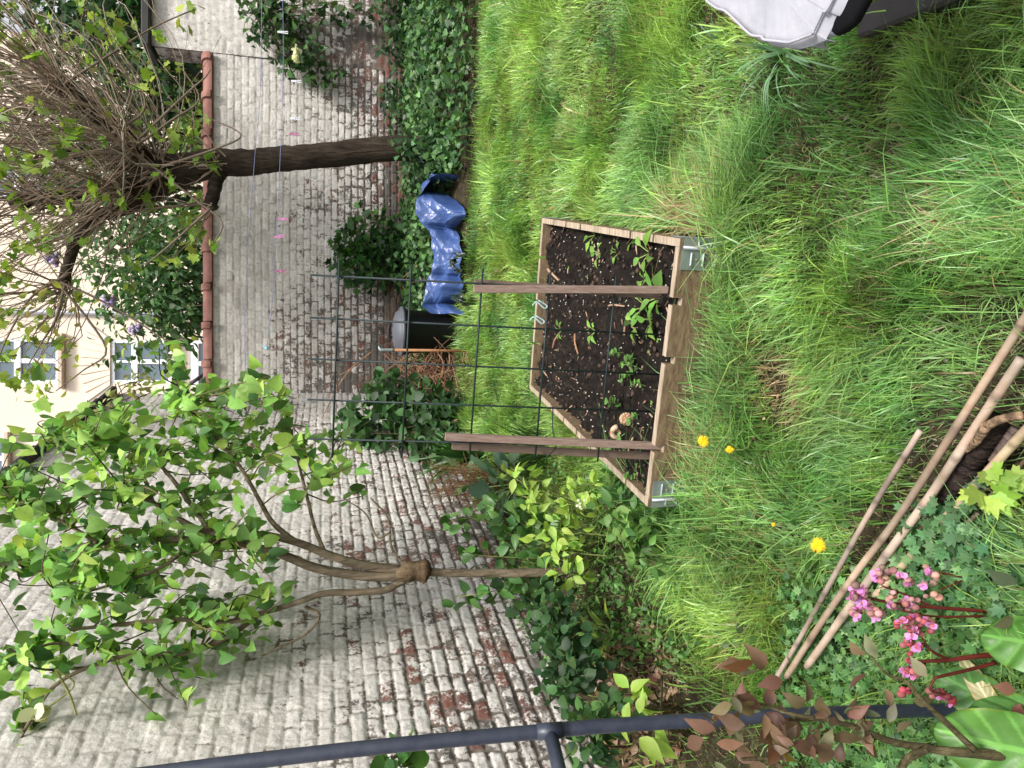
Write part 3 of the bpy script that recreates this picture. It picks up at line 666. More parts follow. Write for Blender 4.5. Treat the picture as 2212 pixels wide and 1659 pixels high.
mb.grid(V.reshape(-1, 3), nu, nv, np.tile((.045, .088, .24), (nu * nv, 1)), flip=True, smooth=False); mb.build('sheet', M['tarp'], tr)
mb = MB()                                         # the dark green reverse side turned over in two folds
for y0, y1, x0, x1, s in ((545, 590, 962, 985, 3), (625, 660, 950, 972, 9)):
    n1, n2 = 34, 16; V = np.zeros((n1, n2, 3))
    for i in range(n1):
        for j in range(n2): 
            yy = y0 + (y1 - y0) * i / (n1 - 1); p = gp(x0 + (x1 - x0) * j / (n2 - 1), yy, .12 + .05 * math.sin(math.pi * i / (n1 - 1))); V[i, j] = p
    I, J = np.meshgrid(np.arange(n1) / 7., np.arange(n2) / 5., indexing='ij'); V[:, :, 2] += .07 * (rid(I, J, s) - .5) + .03 * (rid(I * 2.2, J * 2, s + 1) - .5)
    mb.grid(V.reshape(-1, 3), n1, n2, np.tile((.018, .035, .024), (n1 * n2, 1)), flip=True)
mb.build('reverse_side', M['tarp'], tr)

def twig_pile(label, spots, n, Yc, hgt, cols):
    r = thing('twig_pile', label, 'twigs', gp(*spots[0])); mb = MB()
    for i in range(n):
        x, y = spots[RNG.integers(len(spots))]; g = gp(x, y); p = np.array([g.x + RNG.normal() * .09, g.y + RNG.normal() * .12, 0]); p[2] = float(gh(p[0], p[1])) + RNG.random() * hgt
        d = rdir(1)[0]; d[2] = abs(d[2]) * .5; d /= np.linalg.norm(d); L_ = RNG.uniform(.15, .5); b = RNG.normal(size=3) * .05
        c = pal(1, *cols)[0]; mb.tube(curve([p - d * L_ / 2, p + b, p + d * L_ / 2], 6), np.linspace(.005, .0018, 6), 5, c)
    mb.build('twigs', M['twig'], r)
twig_pile('heap of dry brown twigs between the tarpaulin and the black bin', [(915, 600), (905, 620), (905, 645), (900, 575)], 150, 5.8, .32, [(.20, .09, .05), (.36, .22, .13), (.12, .06, .04)])
twig_pile('heap of dead brown stalks on the left of the black bin', [(945, 785), (960, 800), (955, 820), (930, 790), (975, 810)], 170, 5.6, .28, [(.22, .11, .07), (.34, .2, .12), (.10, .055, .04)])
for pts, r, lab in (([(806, 758), (755, 800), (720, 855), (690, 915)], .008, 'long bare brown stem leaning diagonally up the corner of the walls'), ([(880, 770), (835, 800), (790, 840)], .007, 'short pale broken stem leaning against the back wall by the bin'), ([(965, 530), (915, 565), (870, 600)], .007, 'thin brown stick leaning on the wall beside the tarpaulin'), ([(955, 545), (935, 580), (905, 630)], .006, 'bent brown stick lying over the blue tarpaulin end')):
    mb = MB(); cu = curve([at(x, y, 6.35) for x, y in pts], 14); mb.tube(cu, np.linspace(r, r * .45, 14), 6, (.30, .17, .09))
    for k in (4, 7, 10):
        d = rdir(1)[0] * .16; d[2] = abs(d[2]); mb.tube(curve([cu[k], cu[k] + d * .5, cu[k] + d], 5), np.linspace(r * .45, r * .2, 5), 5, (.33, .2, .11))
    tag(mb.build('fallen_branch', M['twig']), lab, 'branch')

# ------------------------------------------------------------------ washing line and pegs
for pts, lab in (([(566, -40), (562, 200), (552, 320), (530, 640), (532, 900)], 'thin blue washing line, the higher of the two in front of the trunk'), ([(610, -40), (612, 130), (606, 320), (598, 490), (588, 650), (576, 752)], 'thin blue washing line with pegs, the lower of the two')):
    mb = MB(); mb.tube(curve([at(x, y, 5.9) for x, y in pts], 30), .0022, 6); ln = tag(mb.build('washing_line', M['cord']), lab, 'washing line')
mb = MB(); p = at(576, 752, 5.9); mb.ball(p, .014, (.2, .5, .62), n=8); mb.tube([p, p + Vector((.02, 0, .03))], .004, 5, (.2, .5, .62)); tag(mb.build('rope_knot', M['peg']), 'light blue knot at the end of the lower washing line', 'knot')
for x, y, c, lab in ((597, 70, (.75, .78, .82), 'white peg nearest the vine at the right end of the line'), (626, 176, (.75, .75, .8), 'white peg in the middle of the three on the line'), (624, 257, (.72, .72, .78), 'white peg nearest to the tree trunk on the line'),
                     (622, 290, (.5, .12, .3), 'pink peg just right of the tree trunk'), (598, 474, (.55, .18, .4), 'pink peg left of the trunk, hanging straight down'), (590, 513, (.6, .2, .45), 'bright pink peg tilted sideways on the line'), (592, 586, (.4, .08, .24), 'dark pink peg nearest to the mesh panel')):
    r = thing('clothes_peg', lab, 'peg', at(x, y, 5.89), 'pegs on the washing line'); p = at(x + 14, y, 5.89); a = .3 if 'tilted' in lab else .06
    for g in (-1, 1):
        mb = MB(); mb.bar(p + Vector((g * .008 + a * .05, 0, -.04)), p + Vector((g * .003, 0, .04)), .008, .006, up=(0, 1, 0), col=c, bev=.002); mb.build('jaw', M['peg'], r)
    mb = MB(); mb.tube([p + Vector((-.012, 0, .0)), p + Vector((.012, 0, .0))], .004, 6, (.4, .4, .42)); mb.build('spring', M['peg'], r)

# ------------------------------------------------------------------ chair with a towel, railing, canes
ch = thing('garden_chair', 'black garden seat with rounded corners on dark wooden foot beams, at the lawn edge', 'chair', (.75, .95, 0))
SZ = .42
sc_pts = [atz(3230 / 1.8228 * 0 + (2700 + zx / 2.011) / 1.8228, (zy / 2.011) / 1.8228, SZ) for zx, zy in ((1065, 320), (1250, 235), (1400, 110), (1450, 0))]
A_ = np.array([[2 * p.x, 2 * p.y, 1] for p in sc_pts]); b_ = np.array([p.x**2 + p.y**2 for p in sc_pts]); q_ = np.linalg.lstsq(A_, b_, rcond=None)[0]
SR = min(.40, math.sqrt(q_[2] + q_[0]**2 + q_[1]**2)); SCX, SCY = q_[0], q_[1]
m0 = sc_pts[1]; dv = Vector((SCX - m0.x, SCY - m0.y, 0)).normalized(); SR = min(SR, .26); SC = Vector((m0.x, m0.y, SZ)) + dv * SR
e1 = (atz(1518, -2, SZ) - atz(1612, 74, SZ)); e1.z = 0; e1.normalize(); e2 = Vector((e1.y, -e1.x, 0)); SS = .25     # a square seat with rounded corners
SM = SC + (e1 + e2) * (SS - SR); mb = MB(); V = []
for k, z in ((.96, -.022), (.99, -.016), (1, -.008), (.985, 0), (.9, .003), (.02, .002)):
    for q in np.arange(64) * 2 * math.pi / 64:
        c_, s_q = math.cos(q), math.sin(q); p = SM + Vector((0, 0, z)); cr = SS - SR
        d = Vector((0, 0, 0)); d += e1 * (math.copysign(cr, c_) * min(1, abs(c_) * 1.8) + SR * c_) + e2 * (math.copysign(cr, s_q) * min(1, abs(s_q) * 1.8) + SR * s_q); V.append(p + d * k)
V = arr(V).reshape(6, 64, 3); V = np.concatenate([V, V[:, :1]], 1).reshape(-1, 3); mb.grid(V, 6, 65, flip=True); mb.grid(V[:65].tolist() + [list(SM - Vector((0, 0, .022)))] * 65, 2, 65); mb.build('seat', M['matt_black'], ch)
foot = gp(1884, 54); fd = atz(2010, -8, .03) - foot; fd.z = 0; fd.normalize(); fm = foot + fd * .38
mb = MB(); mb.bar(foot + Vector((0, 0, .02)), foot + fd * .8 + Vector((0, 0, .02)), .062, .036, bev=.006); mb.build('foot_beam', M['darkwood'], ch)
f2 = Vector((fd.y, -fd.x, 0)); f2 = f2 if f2.x > 0 else -f2; mb = MB(); mb.bar(fm + f2 * .032 + Vector((0, 0, .02)), fm + f2 * .42 + Vector((0, 0, .02)), .062, .035, bev=.006); mb.build('foot_beam', M['darkwood'], ch)
mb = MB(); mb.tube([fm + f2 * .05 + Vector((0, 0, .04)), SM - Vector((0, 0, .022))], .028, 14); mb.build('pedestal', M['matt_black'], ch)
tw = [(1530, -190), (1490, -60), (1518, -2), (1544, 22), (1566, 30), (1590, 52), (1612, 74), (1629, 87), (1650, 90), (1656, 97), (1685, 101), (1710, 104), (1727, 101), (1768, 86), (1773, 79), (1795, 35), (1803, 32), (1821, 0), (1850, -60), (1870, -170)]
TZ = SZ + .012; mb = MB(); P = [atz(x, y, TZ) for x, y in tw]; cen = sum(P, Vector()) / len(P) + Vector((.06, 0, .006)); nr = 14; V = []
m = len(P) ; Q = curve(P, 90); Q = np.array(Q)
inner = lambda q, k: np.array(list(cen)) * (1 - k) + q * k
for k in np.linspace(.05, 1, nr):
    for q in Q:
        p = inner(q, k); p[2] = TZ + .008 * (1 - k) + .010 * (fbm(p[0] * 14, p[1] * 14, 61) - .5) - (.010 if k > .99 else 0); V.append(p)
V = np.array(V); mb.grid(V, nr, 90, flip=True)
rim = V[-90:]; lo = rim + np.array((0, 0, -.010)) + .004 * RNG.normal(size=(90, 1)); mb.grid(np.concatenate([rim, lo]), 2, 90, flip=True)
hem = np.array([inner(q, .93) for q in Q]); hem[:, 2] = TZ + .006
mb.tube(hem, .0022, 6, cap=False)
tag(mb.build('towel', M['cloth']), 'white cotton towel with stitched hems thrown over the black chair seat', 'towel')

rl = thing('railing', 'slim slate blue metal tube railing rising close on the left with one side rail', 'railing', on(-.44, .98))
yc = [(60, 1706), (330, 1672), (553, 1643), (830, 1612), (1106, 1586), (1310, 1568), (1526, 1555), (1720, 1543), (1990, 1535), (2230, 1531)]
pp = [at(x, y, 1.14 - .13 * i / 9) for i, (x, y) in enumerate(yc)]
pp.append(on(pp[-1].x - .005, pp[-1].y + .005, -.05)); mb = MB(); cu = curve(pp, 46); mb.tube(cu, .0112, 16); mb.build('post', M['pipe'], rl)
mb = MB(); j = at(1188, 1579, 1.07); mb.tube([j, j + (at(1212, 1680, 1.0) - j) * 1.0, j + (at(1212, 1680, 1.0) - j) * 9], .0108, 14); mb.build('side_rail', M['pipe'], rl)
mb = MB(); mb.tube([at(1160, 1581, 1.072), at(1215, 1576.5, 1.066)], .0124, 16); mb.build('joint', M['pipe'], rl)

canes = [([(1989, 930), (1880, 1106), (1780, 1285), (1672, 1473)], .0085, (.46, .33, .25), 'slender weathered cane furthest from the dark log, running from the lawn to the brown-leaved rose', .065),
         ([(2230, 664), (2160, 775), (1949, 1104), (1853, 1235), (1770, 1352), (1700, 1462)], .0105, (.50, .34, .23), 'long straight tan cane, second from the lawn side of the bundle', .06),
         ([(2208, 774), (2080, 965), (1985, 1106), (1876, 1256), (1745, 1440)], .0118, (.52, .37, .27), 'thick tan cane in the middle of the bundle, its cut end in the grass', .06),
         ([(2230, 915), (2049, 1113), (1892, 1288)], .0112, (.52, .36, .22), 'honey coloured cane nearest the pink flowers', .05),
         ([(2064, 1042), (2012, 1106), (1962, 1178)], .005, (.33, .23, .16), 'thin brown cane squeezed between two thicker ones', .03),
         ([(2115, 1108), (2060, 1150), (2008, 1204)], .006, (.34, .24, .18), 'short dull stick under the lime green maple leaves', .03),
         ([(2195, 926), (2170, 962), (2148, 998)], .013, (.15, .095, .075), 'stout reddish-brown branch end at the corner beside the dark log', .03)]
for pts, r, c, lab, h in canes:
    r *= .68; c = np.array(c) * (.72, .82, .90); P = [atz(x, y, h + r) for x, y in pts]; cu = curve(P, 60); n = len(cu); rr = np.full(n, r); cc = np.tile(c, (n, 1))
    for k in range(6, n, 11): rr[k] *= 1.14; cc[k] = np.array(c) * .5
    nz = vn(np.arange(n) / 7., np.full(n, r * 900), 77); cc = cc * (.45 + 1.0 * nz)[:, None]; cu[:, 2] += .006 * (vn(np.arange(n) / 12., np.full(n, r * 500), 78) - .5)
    mb = MB(); mb.tube(cu, rr, 10, cc); tag(mb.build('cane', M['cane']), lab, 'cane', 'canes and sticks lying in a bundle')
CANEP = np.concatenate([curve([list(atz(x, y, h)) for x, y in pts], 50)[:, :2] for pts, r, c, lab, h in canes] + [curve([list(atz(2180, 890, .03)), list(atz(2026, 1090, .022))], 30)[:, :2]])
lg = thing('log', 'dark rotten log with peeling pale bark lying beside the canes', 'log', atz(2100, 1000, 0))
mb = MB(); cu = curve([atz(2150, 905, .03), atz(2090, 1000, .028), atz(2026, 1090, .022)], 24); mb.tube(cu, np.linspace(.028, .018, 24), 14, (.045, .032, .027), wob=.25); mb.build('trunk', M['bark'], lg)
mb = MB(); cu = curve([atz(2212, 897, .06), atz(2165, 905, .075), atz(2130, 922, .075), atz(2112, 950, .07), atz(2085, 975, .06)], 24); mb.tube(cu, np.interp(np.arange(24), [0, 6, 12, 18, 23], [.008, .007, .009, .007, .004]), 8, np.array((.33, .22, .14)) * (.5 + .8 * RNG.random((24, 1))), wob=.3); mb.build('bark_strip', M['bark'], lg)

# ------------------------------------------------------------------ the leafy tree on the left (lilac)
LY = 2.95
lt_ = thing('lilac_tree', 'young lilac tree in leaf with a swollen graft knob, before the left wall', 'tree', on(at(1250, 1230, LY).x, LY))
bk = lambda n: (np.array((.23, .185, .125))[None] * (.8 + .4 * RNG.random((n, 1))))
mb = MB(); b0 = on(at(1260, 1231, LY).x, LY, -.05); cu = curve([b0, at(1150, 1237, LY), at(1000, 1238, LY), at(925, 1236, LY)], 30); mb.tube(cu, np.linspace(.020, .0165, 30), 12, bk(30), wob=.08)
cu = curve([at(930, 1236, LY), at(918, 1234, LY), at(905, 1234, LY), at(890, 1234, LY), at(872, 1238, LY), at(855, 1240, LY)], 22)
mb.tube(cu, [.018, .028, .04, .047, .051, .052, .049, .046, .043, .042, .041, .040, .040, .042, .043, .042, .040, .038, .036, .034, .03, .026], 16, np.linspace(0, 1, 22)[:, None] * np.array((.10, .09, .06)) + np.array((.11, .065, .035)), wob=.12); mb.build('trunk', M['bark'], lt_)
limbs = [([(872, 1232), (786, 1221), (719, 1202), (643, 1172), (560, 1154), (455, 1150), (400, 1128), (330, 1085), (270, 1060)], .020, .007, 0),
         ([(872, 1244), (786, 1244), (686, 1228), (610, 1198), (560, 1184), (460, 1166), (330, 1167), (210, 1172), (130, 1200), (0, 1224), (-60, 1232)], .021, .008, .03),
         ([(880, 1248), (856, 1262), (835, 1274), (780, 1279), (700, 1282), (640, 1302), (560, 1326), (480, 1345), (380, 1338), (230, 1352), (110, 1365)], .018, .006, -.05),
         ([(560, 1326), (500, 1370), (410, 1410), (290, 1413), (190, 1442), (120, 1480), (75, 1540), (20, 1640)], .012, .005, -.1),
         ([(290, 1413), (200, 1400), (115, 1390), (40, 1420)], .007, .004, -.12), ([(190, 1442), (110, 1447), (60, 1440)], .006, .003, -.14),
         ([(640, 1172), (590, 1130), (560, 1080), (520, 1010), (470, 950), (420, 900)], .012, .004, .1), ([(455, 1150), (420, 1100), (360, 1020), (300, 960), (240, 930)], .011, .004, .15),
         ([(330, 1085), (300, 1020), (200, 960), (120, 940)], .009, .003, .2), ([(460, 1166), (400, 1190), (340, 1230), (250, 1260), (150, 1290)], .010, .004, -.1),
         ([(210, 1172), (140, 1130), (60, 1090), (0, 1060)], .008, .003, .1), ([(890, 1222), (868, 1213), (845, 1180), (838, 1120), (800, 1075)], .008, .003, .05), ([(842, 1150), (815, 1160), (790, 1110), (740, 1075)], .005, .002, .05),
         ([(700, 1190), (680, 1140), (660, 1060), (640, 980), (620, 900), (590, 820)], .009, .003, .2), ([(420, 900), (390, 850), (370, 790), (350, 720)], .005, .002, .15), ([(660, 1060), (700, 1010), (740, 960), (790, 940)], .005, .002, .2),
         ([(660, 1310), (690, 1330), (660, 1370), (600, 1400), (560, 1420)], .007, .003, -.1)]
samp = []
for pts, r0, r1, off in limbs:
    n = 40; cu = curve([at(x, y, LY + off * (i / len(pts)) * 1.6) for i, (x, y) in enumerate(pts)], n); samp.append(cu[10:])
    mb = MB(); mb.tube(cu, np.linspace(r0, r1, n), 10, bk(n), wob=.06); mb.build('limb', M['bark'], lt_)
samp = np.concatenate(samp)
clumps = [(80, 1180, 130, 160, 70), (250, 1010, 150, 120, 85), (330, 930, 150, 80, 75), (170, 950, 90, 80, 50), (550, 880, 95, 95, 55), (430, 1000, 120, 90, 65), (600, 990, 100, 80, 50), (520, 1130, 95, 80, 50), (400, 1230, 140, 90, 70),
          (560, 1230, 90, 70, 48), (250, 1240, 120, 100, 60), (110, 1330, 120, 110, 62), (330, 1340, 100, 70, 42), (360, 1440, 60, 60, 26), (430, 1490, 60, 50, 16), (50, 1500, 60, 90, 30), (730, 950, 80, 55, 30), (775, 1010, 45, 35, 12), (575, 800, 45, 35, 12),
          (385, 790, 55, 60, 18), (350, 730, 30, 35, 8), (520, 1350, 80, 55, 34), (600, 1300, 60, 50, 22), (30, 1010, 50, 90, 26), (690, 1000, 50, 60, 16), (60, 1080, 70, 80, 40), (330, 1555, 20, 16, 2), (790, 1090, 30, 30, 5), (470, 860, 40, 60, 16), (25, 1620, 30, 30, 6), (40, 1380, 60, 60, 22), (180, 1130, 90, 90, 50), (300, 1150, 90, 60, 45), (480, 940, 60, 60, 22)]
lf = MB(); tw_ = MB(); P = []; D = []
for x, y, rx, ry, n in clumps:
    for q in range(max(1, n // 5)):
        a = RNG.random() * 6.28; rr = math.sqrt(RNG.random()); yy = LY + RNG.normal() * .24 + .05; yy = min(yy, LY + .55)
        c = at(x + math.cos(a) * rx * rr, y + math.sin(a) * ry * rr, yy)
        k = np.argmin(((samp - np.array(list(c)) + np.array((0, 0, -.12)))**2).sum(1)); s0 = Vector(samp[k])
        if (s0 - c).length < .6: tw_.tube(curve([s0, s0 * .5 + c * .5 + Vector((RNG.normal() * .03, RNG.normal() * .03, .02)), c], 7), np.linspace(.0034, .0016, 7), 5, pal(1, (.10, .08, .05), (.16, .12, .06))[0])
        m = 8 + RNG.integers(3); ax_ = (c - s0).normalized() if (c - s0).length > .02 else Vector((0, 0, 1))
        for i in range(m):
            P.append(np.array(list(c - ax_ * (.035 * i))) + RNG.normal(size=3) * .022); d = RNG.normal(size=3) * .75; d[2] -= .62; D.append(d)
N = len(P); scatter(lf, 'heart', P, D, RNG.uniform(.034, .070, N), pal(N, (.06, .15, .05), (.16, .31, .08), (.24, .43, .11), (.31, .51, .13), (.46, .62, .14), jit=.25), nrm=np.tile((.2, -.5, .7), (N, 1)), roll=.55)
tw_.build('twigs', M['twig'], lt_); lf.build('crown', M['leaf'], lt_)
# faded yellowish flower head
mb = MB(); cu = curve([at(60, 1556, 2.75), at(130, 1510, 2.75), at(160, 1476, 2.76), at(122, 1446, 2.76)], 14); mb.tube(cu, np.linspace(.004, .0025, 14), 6, (.33, .36, .12)); mb.tube(curve([at(120, 1446, 2.76), at(150, 1500, 2.75), at(165, 1545, 2.75)], 10), .004, 6, (.36, .38, .14))
q = at(74, 1543, 2.75)
lf = MB(); scatter(lf, 'blob', [q] * 5, rdir(5, .3), .05, pal(5, (.62, .62, .42), (.5, .5, .3)), roll=.5); lf.build('faded_flower', M['petal'], lt_); mb.build('flower_stalk', M['twig'], lt_)

# ------------------------------------------------------------------ the pollarded tree
PY = 6.15
pt_ = thing('pollarded_tree', 'pollarded tree with thick dark trunk and a bush of bare shoots', 'tree', on(at(950, 340, PY).x, PY))
bc = lambda n: np.array((.062, .046, .034))[None] * (.75 + .5 * RNG.random((n, 1)))
mb = MB(); b0 = on(at(960, 325, PY).x, PY, -.1); cu = curve([b0, at(930, 325, PY), at(840, 321, PY), at(700, 336, PY), at(600, 344, PY), at(540, 350, PY), at(460, 353, PY), at(400, 366, PY), at(350, 378, PY), at(325, 380, PY)], 46)
mb.tube(cu, np.interp(np.arange(46), [0, 6, 14, 24, 34, 38, 41, 45], [.14, .11, .100, .102, .118, .15, .17, .09]), 18, bc(46), wob=.16); mb.build('trunk', M['bark'], pt_)
heads = []
def limb(pts, r0, r1, head=.0, dy=0):
    n = 26; cu = curve([at(x, y, PY + dy * i / len(pts)) for i, (x, y) in enumerate(pts)], n); r = np.linspace(r0, r1, n)
    if head: r[-5:] = np.array([.8, 1, 1, .8, .35]) * head
    mb = MB(); mb.tube(cu, r, 12, bc(n), wob=.22); mb.build('limb', M['bark'], pt_)
limb([(360, 370), (310, 335), (255, 285), (200, 238), (150, 190), (135, 178)], .085, .04, .065, -.2)
limb([(350, 385), (270, 400), (180, 420), (90, 430), (20, 440)], .09, .04, .055, .1)
limb([(365, 392), (320, 425), (262, 452), (205, 470), (165, 520), (140, 600), (136, 618)], .065, .03, .05, -.1)
limb([(350, 365), (300, 330), (280, 320)], .08, .06, .085, -.35)
limb([(490, 350), (470, 385), (458, 430), (452, 450)], .06, .045, .06, -.15)
limb([(330, 388), (260, 350), (190, 330), (140, 330)], .06, .035, .05, .25)
limb([(345, 400), (300, 410), (262, 405)], .07, .05, .08, -.3)
sh = MB(); tips = []
def shoots(x, y, n, dy=0.0, L=(.7, 1.7), spread=.75, lean=(0, 0), r=.0062):
    c = np.array(list(at(x, y, PY + dy))); n = int(n * .85)
    for i in range(n):
        a = RNG.random() * 6.28; e = RNG.random() ** .6 * spread * 1.5; d = np.array((math.cos(a) * math.sin(e) + lean[0], math.sin(a) * math.sin(e) * .7 + lean[1], math.cos(e))); d /= np.linalg.norm(d)
        l = RNG.uniform(*L); s = c + RNG.normal(size=3) * .035; b = RNG.normal(size=3) * .17 * l; up_ = np.array((0, 0, .18 * l * e))
        cu = curve([s, s + d * l * .35 + b * .6, s + d * l * .7 + b + up_ * .5, s + d * l + b * .5 + up_], 10); cu += np.cumsum(RNG.normal(size=(10, 3)) * .016, 0)
        g = RNG.uniform(.75, 1.35); col = np.array((.24, .175, .13)) * g if RNG.random() < .65 else np.array((.38, .32, .25)) * g
        rr = r * RNG.uniform(.6, 1.3); sh.tube(cu, np.linspace(rr, rr * .3, 10), 5, col, cap=False); tips.append(cu)
        if RNG.random() < .65:
            k = RNG.integers(3, 8); q = cu[k]; dd = d + RNG.normal(size=3) * .8; dd /= np.linalg.norm(dd); cu2 = curve([q, q + dd * l * .2, q + dd * l * .4 + np.array((0, 0, .03))], 6); sh.tube(cu2, np.linspace(rr * .5, rr * .2, 6), 4, col, cap=False); tips.append(cu2)
shoots(135, 182, 70, -.2, lean=(.15, 0)); shoots(285, 322, 70, -.35, (.5, 1.5), .9, (.15, 0)); shoots(262, 405, 55, -.3, (.5, 1.4), .8); shoots(140, 612, 50, -.1, (.4, 1.1), 1.0, (-.45, 0)); shoots(140, 330, 50, .25); shoots(90, 430, 45, .1); shoots(205, 470, 40, -.05, (.5, 1.2), .7, (-.2, 0))
shoots(255, 285, 45, -.1, lean=(.25, 0)); shoots(350, 375, 50, -.15, (.3, 1.2), 1.1); shoots(452, 447, 14, -.15, (.3, .8), .9, (-.3, 0), .006); shoots(470, 350, 16, -.15, (.2, .5), .9); shoots(200, 238, 45, -.15, (.5, 1.4), .8, (.3, 0))
shoots(350, 360, 40, -.05, (.6, 1.5), 1.15, (.75, 0)); shoots(300, 300, 34, .2, (.6, 1.5), 1.1, (.9, 0), .005)
for pts in ([(130, 610), (200, 640), (290, 690), (360, 735), (395, 730)], [(140, 615), (120, 690), (90, 740), (60, 790)], [(125, 612), (190, 690), (230, 760), (180, 800), (120, 845)], [(150, 590), (70, 640), (20, 720), (-10, 790)], [(455, 450), (400, 500), (330, 560), (300, 575)], [(280, 320), (420, 430), (480, 480), (460, 530)],
            [(300, 300), (400, 205), (440, 170), (455, 150)], [(350, 360), (470, 320), (520, 290), (440, 250)], [(140, 180), (250, 110), (330, 60), (420, 20)], [(280, 325), (370, 260), (430, 215), (395, 150)], [(240, 290), (310, 240), (300, 180), (260, 120)]):
    cu = curve([at(x, y, PY - .35) for x, y in pts], 16); sh.tube(cu, np.linspace(.011, .004, 16), 6, (.20, .155, .12)); tips.append(cu)
sh.build('shoots', M['twig'], pt_)
lf = MB(); P = []; D = []
for cu in tips:
    if RNG.random() < .2:
        for k in ([-1] if RNG.random() < .6 else [-1, -3]):
            for j in range(RNG.integers(3, 7)): P.append(cu[k] + RNG.normal(size=3) * .03); D.append(RNG.normal(size=3) + np.array((0, 0, -.3)))
N = len(P); scatter(lf, 'maple', P, D, RNG.uniform(.05, .085, N), pal(N, (.14, .26, .04), (.26, .38, .06), (.38, .46, .10)), roll=.8)
for x, y, n in ((100, 660, 26), (60, 720, 22), (110, 745, 20), (180, 640, 10), (290, 690, 8), (330, 735, 7), (60, 790, 14), (120, 840, 12), (20, 640, 14), (255, 760, 9), (30, 850, 12), (160, 790, 8), (270, 800, 10), (330, 790, 6)):
    c = at(x, y, PY - .4); P = np.array(list(c))[None] + RNG.normal(size=(n, 3)) * np.array((.09, .1, .1)); scatter(lf, 'ovate', P[:(n * 2) // 3], rdir((n * 2) // 3, .2), RNG.uniform(.045, .08, (n * 2) // 3), pal((n * 2) // 3, (.16, .24, .05), (.36, .42, .09), (.40, .32, .12)), roll=.7)
lf.build('young_leaves', M['leaf'], pt_)

# ------------------------------------------------------------------ shrubs, climbers and border plants
def bush(name, label, cat, base, ells, kind, size, cols, stems=8, stem_col=(.12, .09, .05), down=.3, leaf='leaf', roll=.6, outk=.8, sr=.004, nrm=(0, -.35, .8)):
    r = thing(name, label, cat, base); lf = MB(); st = MB()
    for c, rad, n in ells:
        c = np.array(list(c)); rad = np.array(rad) if np.ndim(rad) else np.full(3, rad)
        d = RNG.normal(size=(n, 3)); d /= np.linalg.norm(d, axis=1)[:, None]; rr = RNG.random(n) ** .45
        lump = .72 + .55 * vn(d[:, 0] * 2.3 + c[0] * 9, d[:, 2] * 2.3 + d[:, 1] * 1.7, 91)
        P = c + d * rad * (rr * lump)[:, None]; P[:, 2] = np.maximum(P[:, 2], gh(P[:, 0], P[:, 1]) + .01)
        scatter(lf, kind, P, rdir(n, down, d * outk, .7), size * RNG.uniform(.65, 1.2, n), pal(n, *cols), nrm=np.tile(nrm, (n, 1)), roll=roll)
        for i in range(stems):
            q = P[RNG.integers(n)]; b = np.array(list(base)) + RNG.normal(size=3) * np.array((.05, .05, 0)) * (1 + 2 * rad.mean()); cu = curve([b, b * .45 + q * .55 + RNG.normal(size=3) * .04 * rad.mean() / .2, q], 8); st.tube(cu, np.linspace(sr, sr * .4, 8), 5, stem_col)
    if stems: st.build('stems', M['twig'], r)
    lf.build('foliage', M[leaf], r); return r
def E_(x, y, Y, r, n): return (at(x, y, Y), r, n)
DK = ((.018, .05, .018), (.035, .085, .03), (.06, .13, .04)); MD = ((.05, .12, .03), (.08, .18, .045), (.13, .25, .06)); LM = ((.20, .33, .05), (.32, .46, .08), (.42, .55, .13))
b = on(at(950, 930, 5.3).x, 5.3)
bush('leafy_shrub', 'large dark green leafy shrub in the corner where the two walls meet', 'shrub', b, [E_(760, 935, 5.9, (.22, .3, .18), 110), E_(820, 905, 5.8, (.35, .35, .3), 260), E_(900, 920, 5.5, (.34, .35, .3), 260), E_(860, 850, 5.9, (.2, .25, .25), 110), E_(960, 890, 5.3, (.26, .25, .2), 130), E_(950, 960, 5.2, (.22, .25, .22), 130), E_(790, 980, 5.7, (.2, .2, .15), 60)], 'round', .075, DK + ((.08, .17, .06),), 7)
bush('leafy_shrub', 'dark shrub growing on the back wall behind the upper corner of the wire mesh', 'shrub', on(at(900, 545, 6.9).x, 6.95), [E_(790, 530, 6.95, (.32, .16, .32), 330), E_(860, 520, 6.95, (.25, .15, .25), 190), E_(760, 575, 6.98, (.22, .12, .22), 130), E_(810, 590, 6.98, (.16, .1, .25), 90)], 'maple', .07, ((.016, .055, .016), (.035, .10, .025), (.10, .22, .05)), 6)
rz = bush('climbing_rose', 'climber with two white flowers hanging down the back wall at the right', 'climber', at(560, 30, 7.05), [E_(640, 120, 7.0, (.28, .12, .22), 130), E_(590, 60, 7.0, (.35, .12, .22), 150), E_(560, 20, 7.0, (.25, .12, .2), 110), E_(700, 170, 7.05, (.12, .08, .25), 40), E_(660, 30, 7.0, (.2, .1, .35), 70), E_(740, 25, 7.05, (.14, .08, .35), 50)], 'ivy', .075, DK + ((.09, .18, .05),), 9)
for y, x in ((108, 641), (124, 642)):
    c = at(x, y, 6.88); mb = MB(); P = np.tile(np.array(list(c)), (16, 1)); scatter(mb, 'blob', P, rdir(16, 0), .05, pal(16, (.80, .80, .58), (.85, .84, .66), jit=.05), roll=.6); mb.build('flower', M['petal'], rz)
bush('ivy', 'glossy ivy climbing up the foot of the pollarded trunk', 'ivy', on(at(950, 330, 5.95).x, 5.95), [E_(880, 325, 5.98, (.16, .1, .16), 70), E_(920, 330, 5.95, (.22, .14, .16), 130), E_(950, 340, 5.85, (.3, .2, .12), 130)], 'ivy', .075, DK + ((.07, .15, .06),), 4, leaf='leaf_glossy')
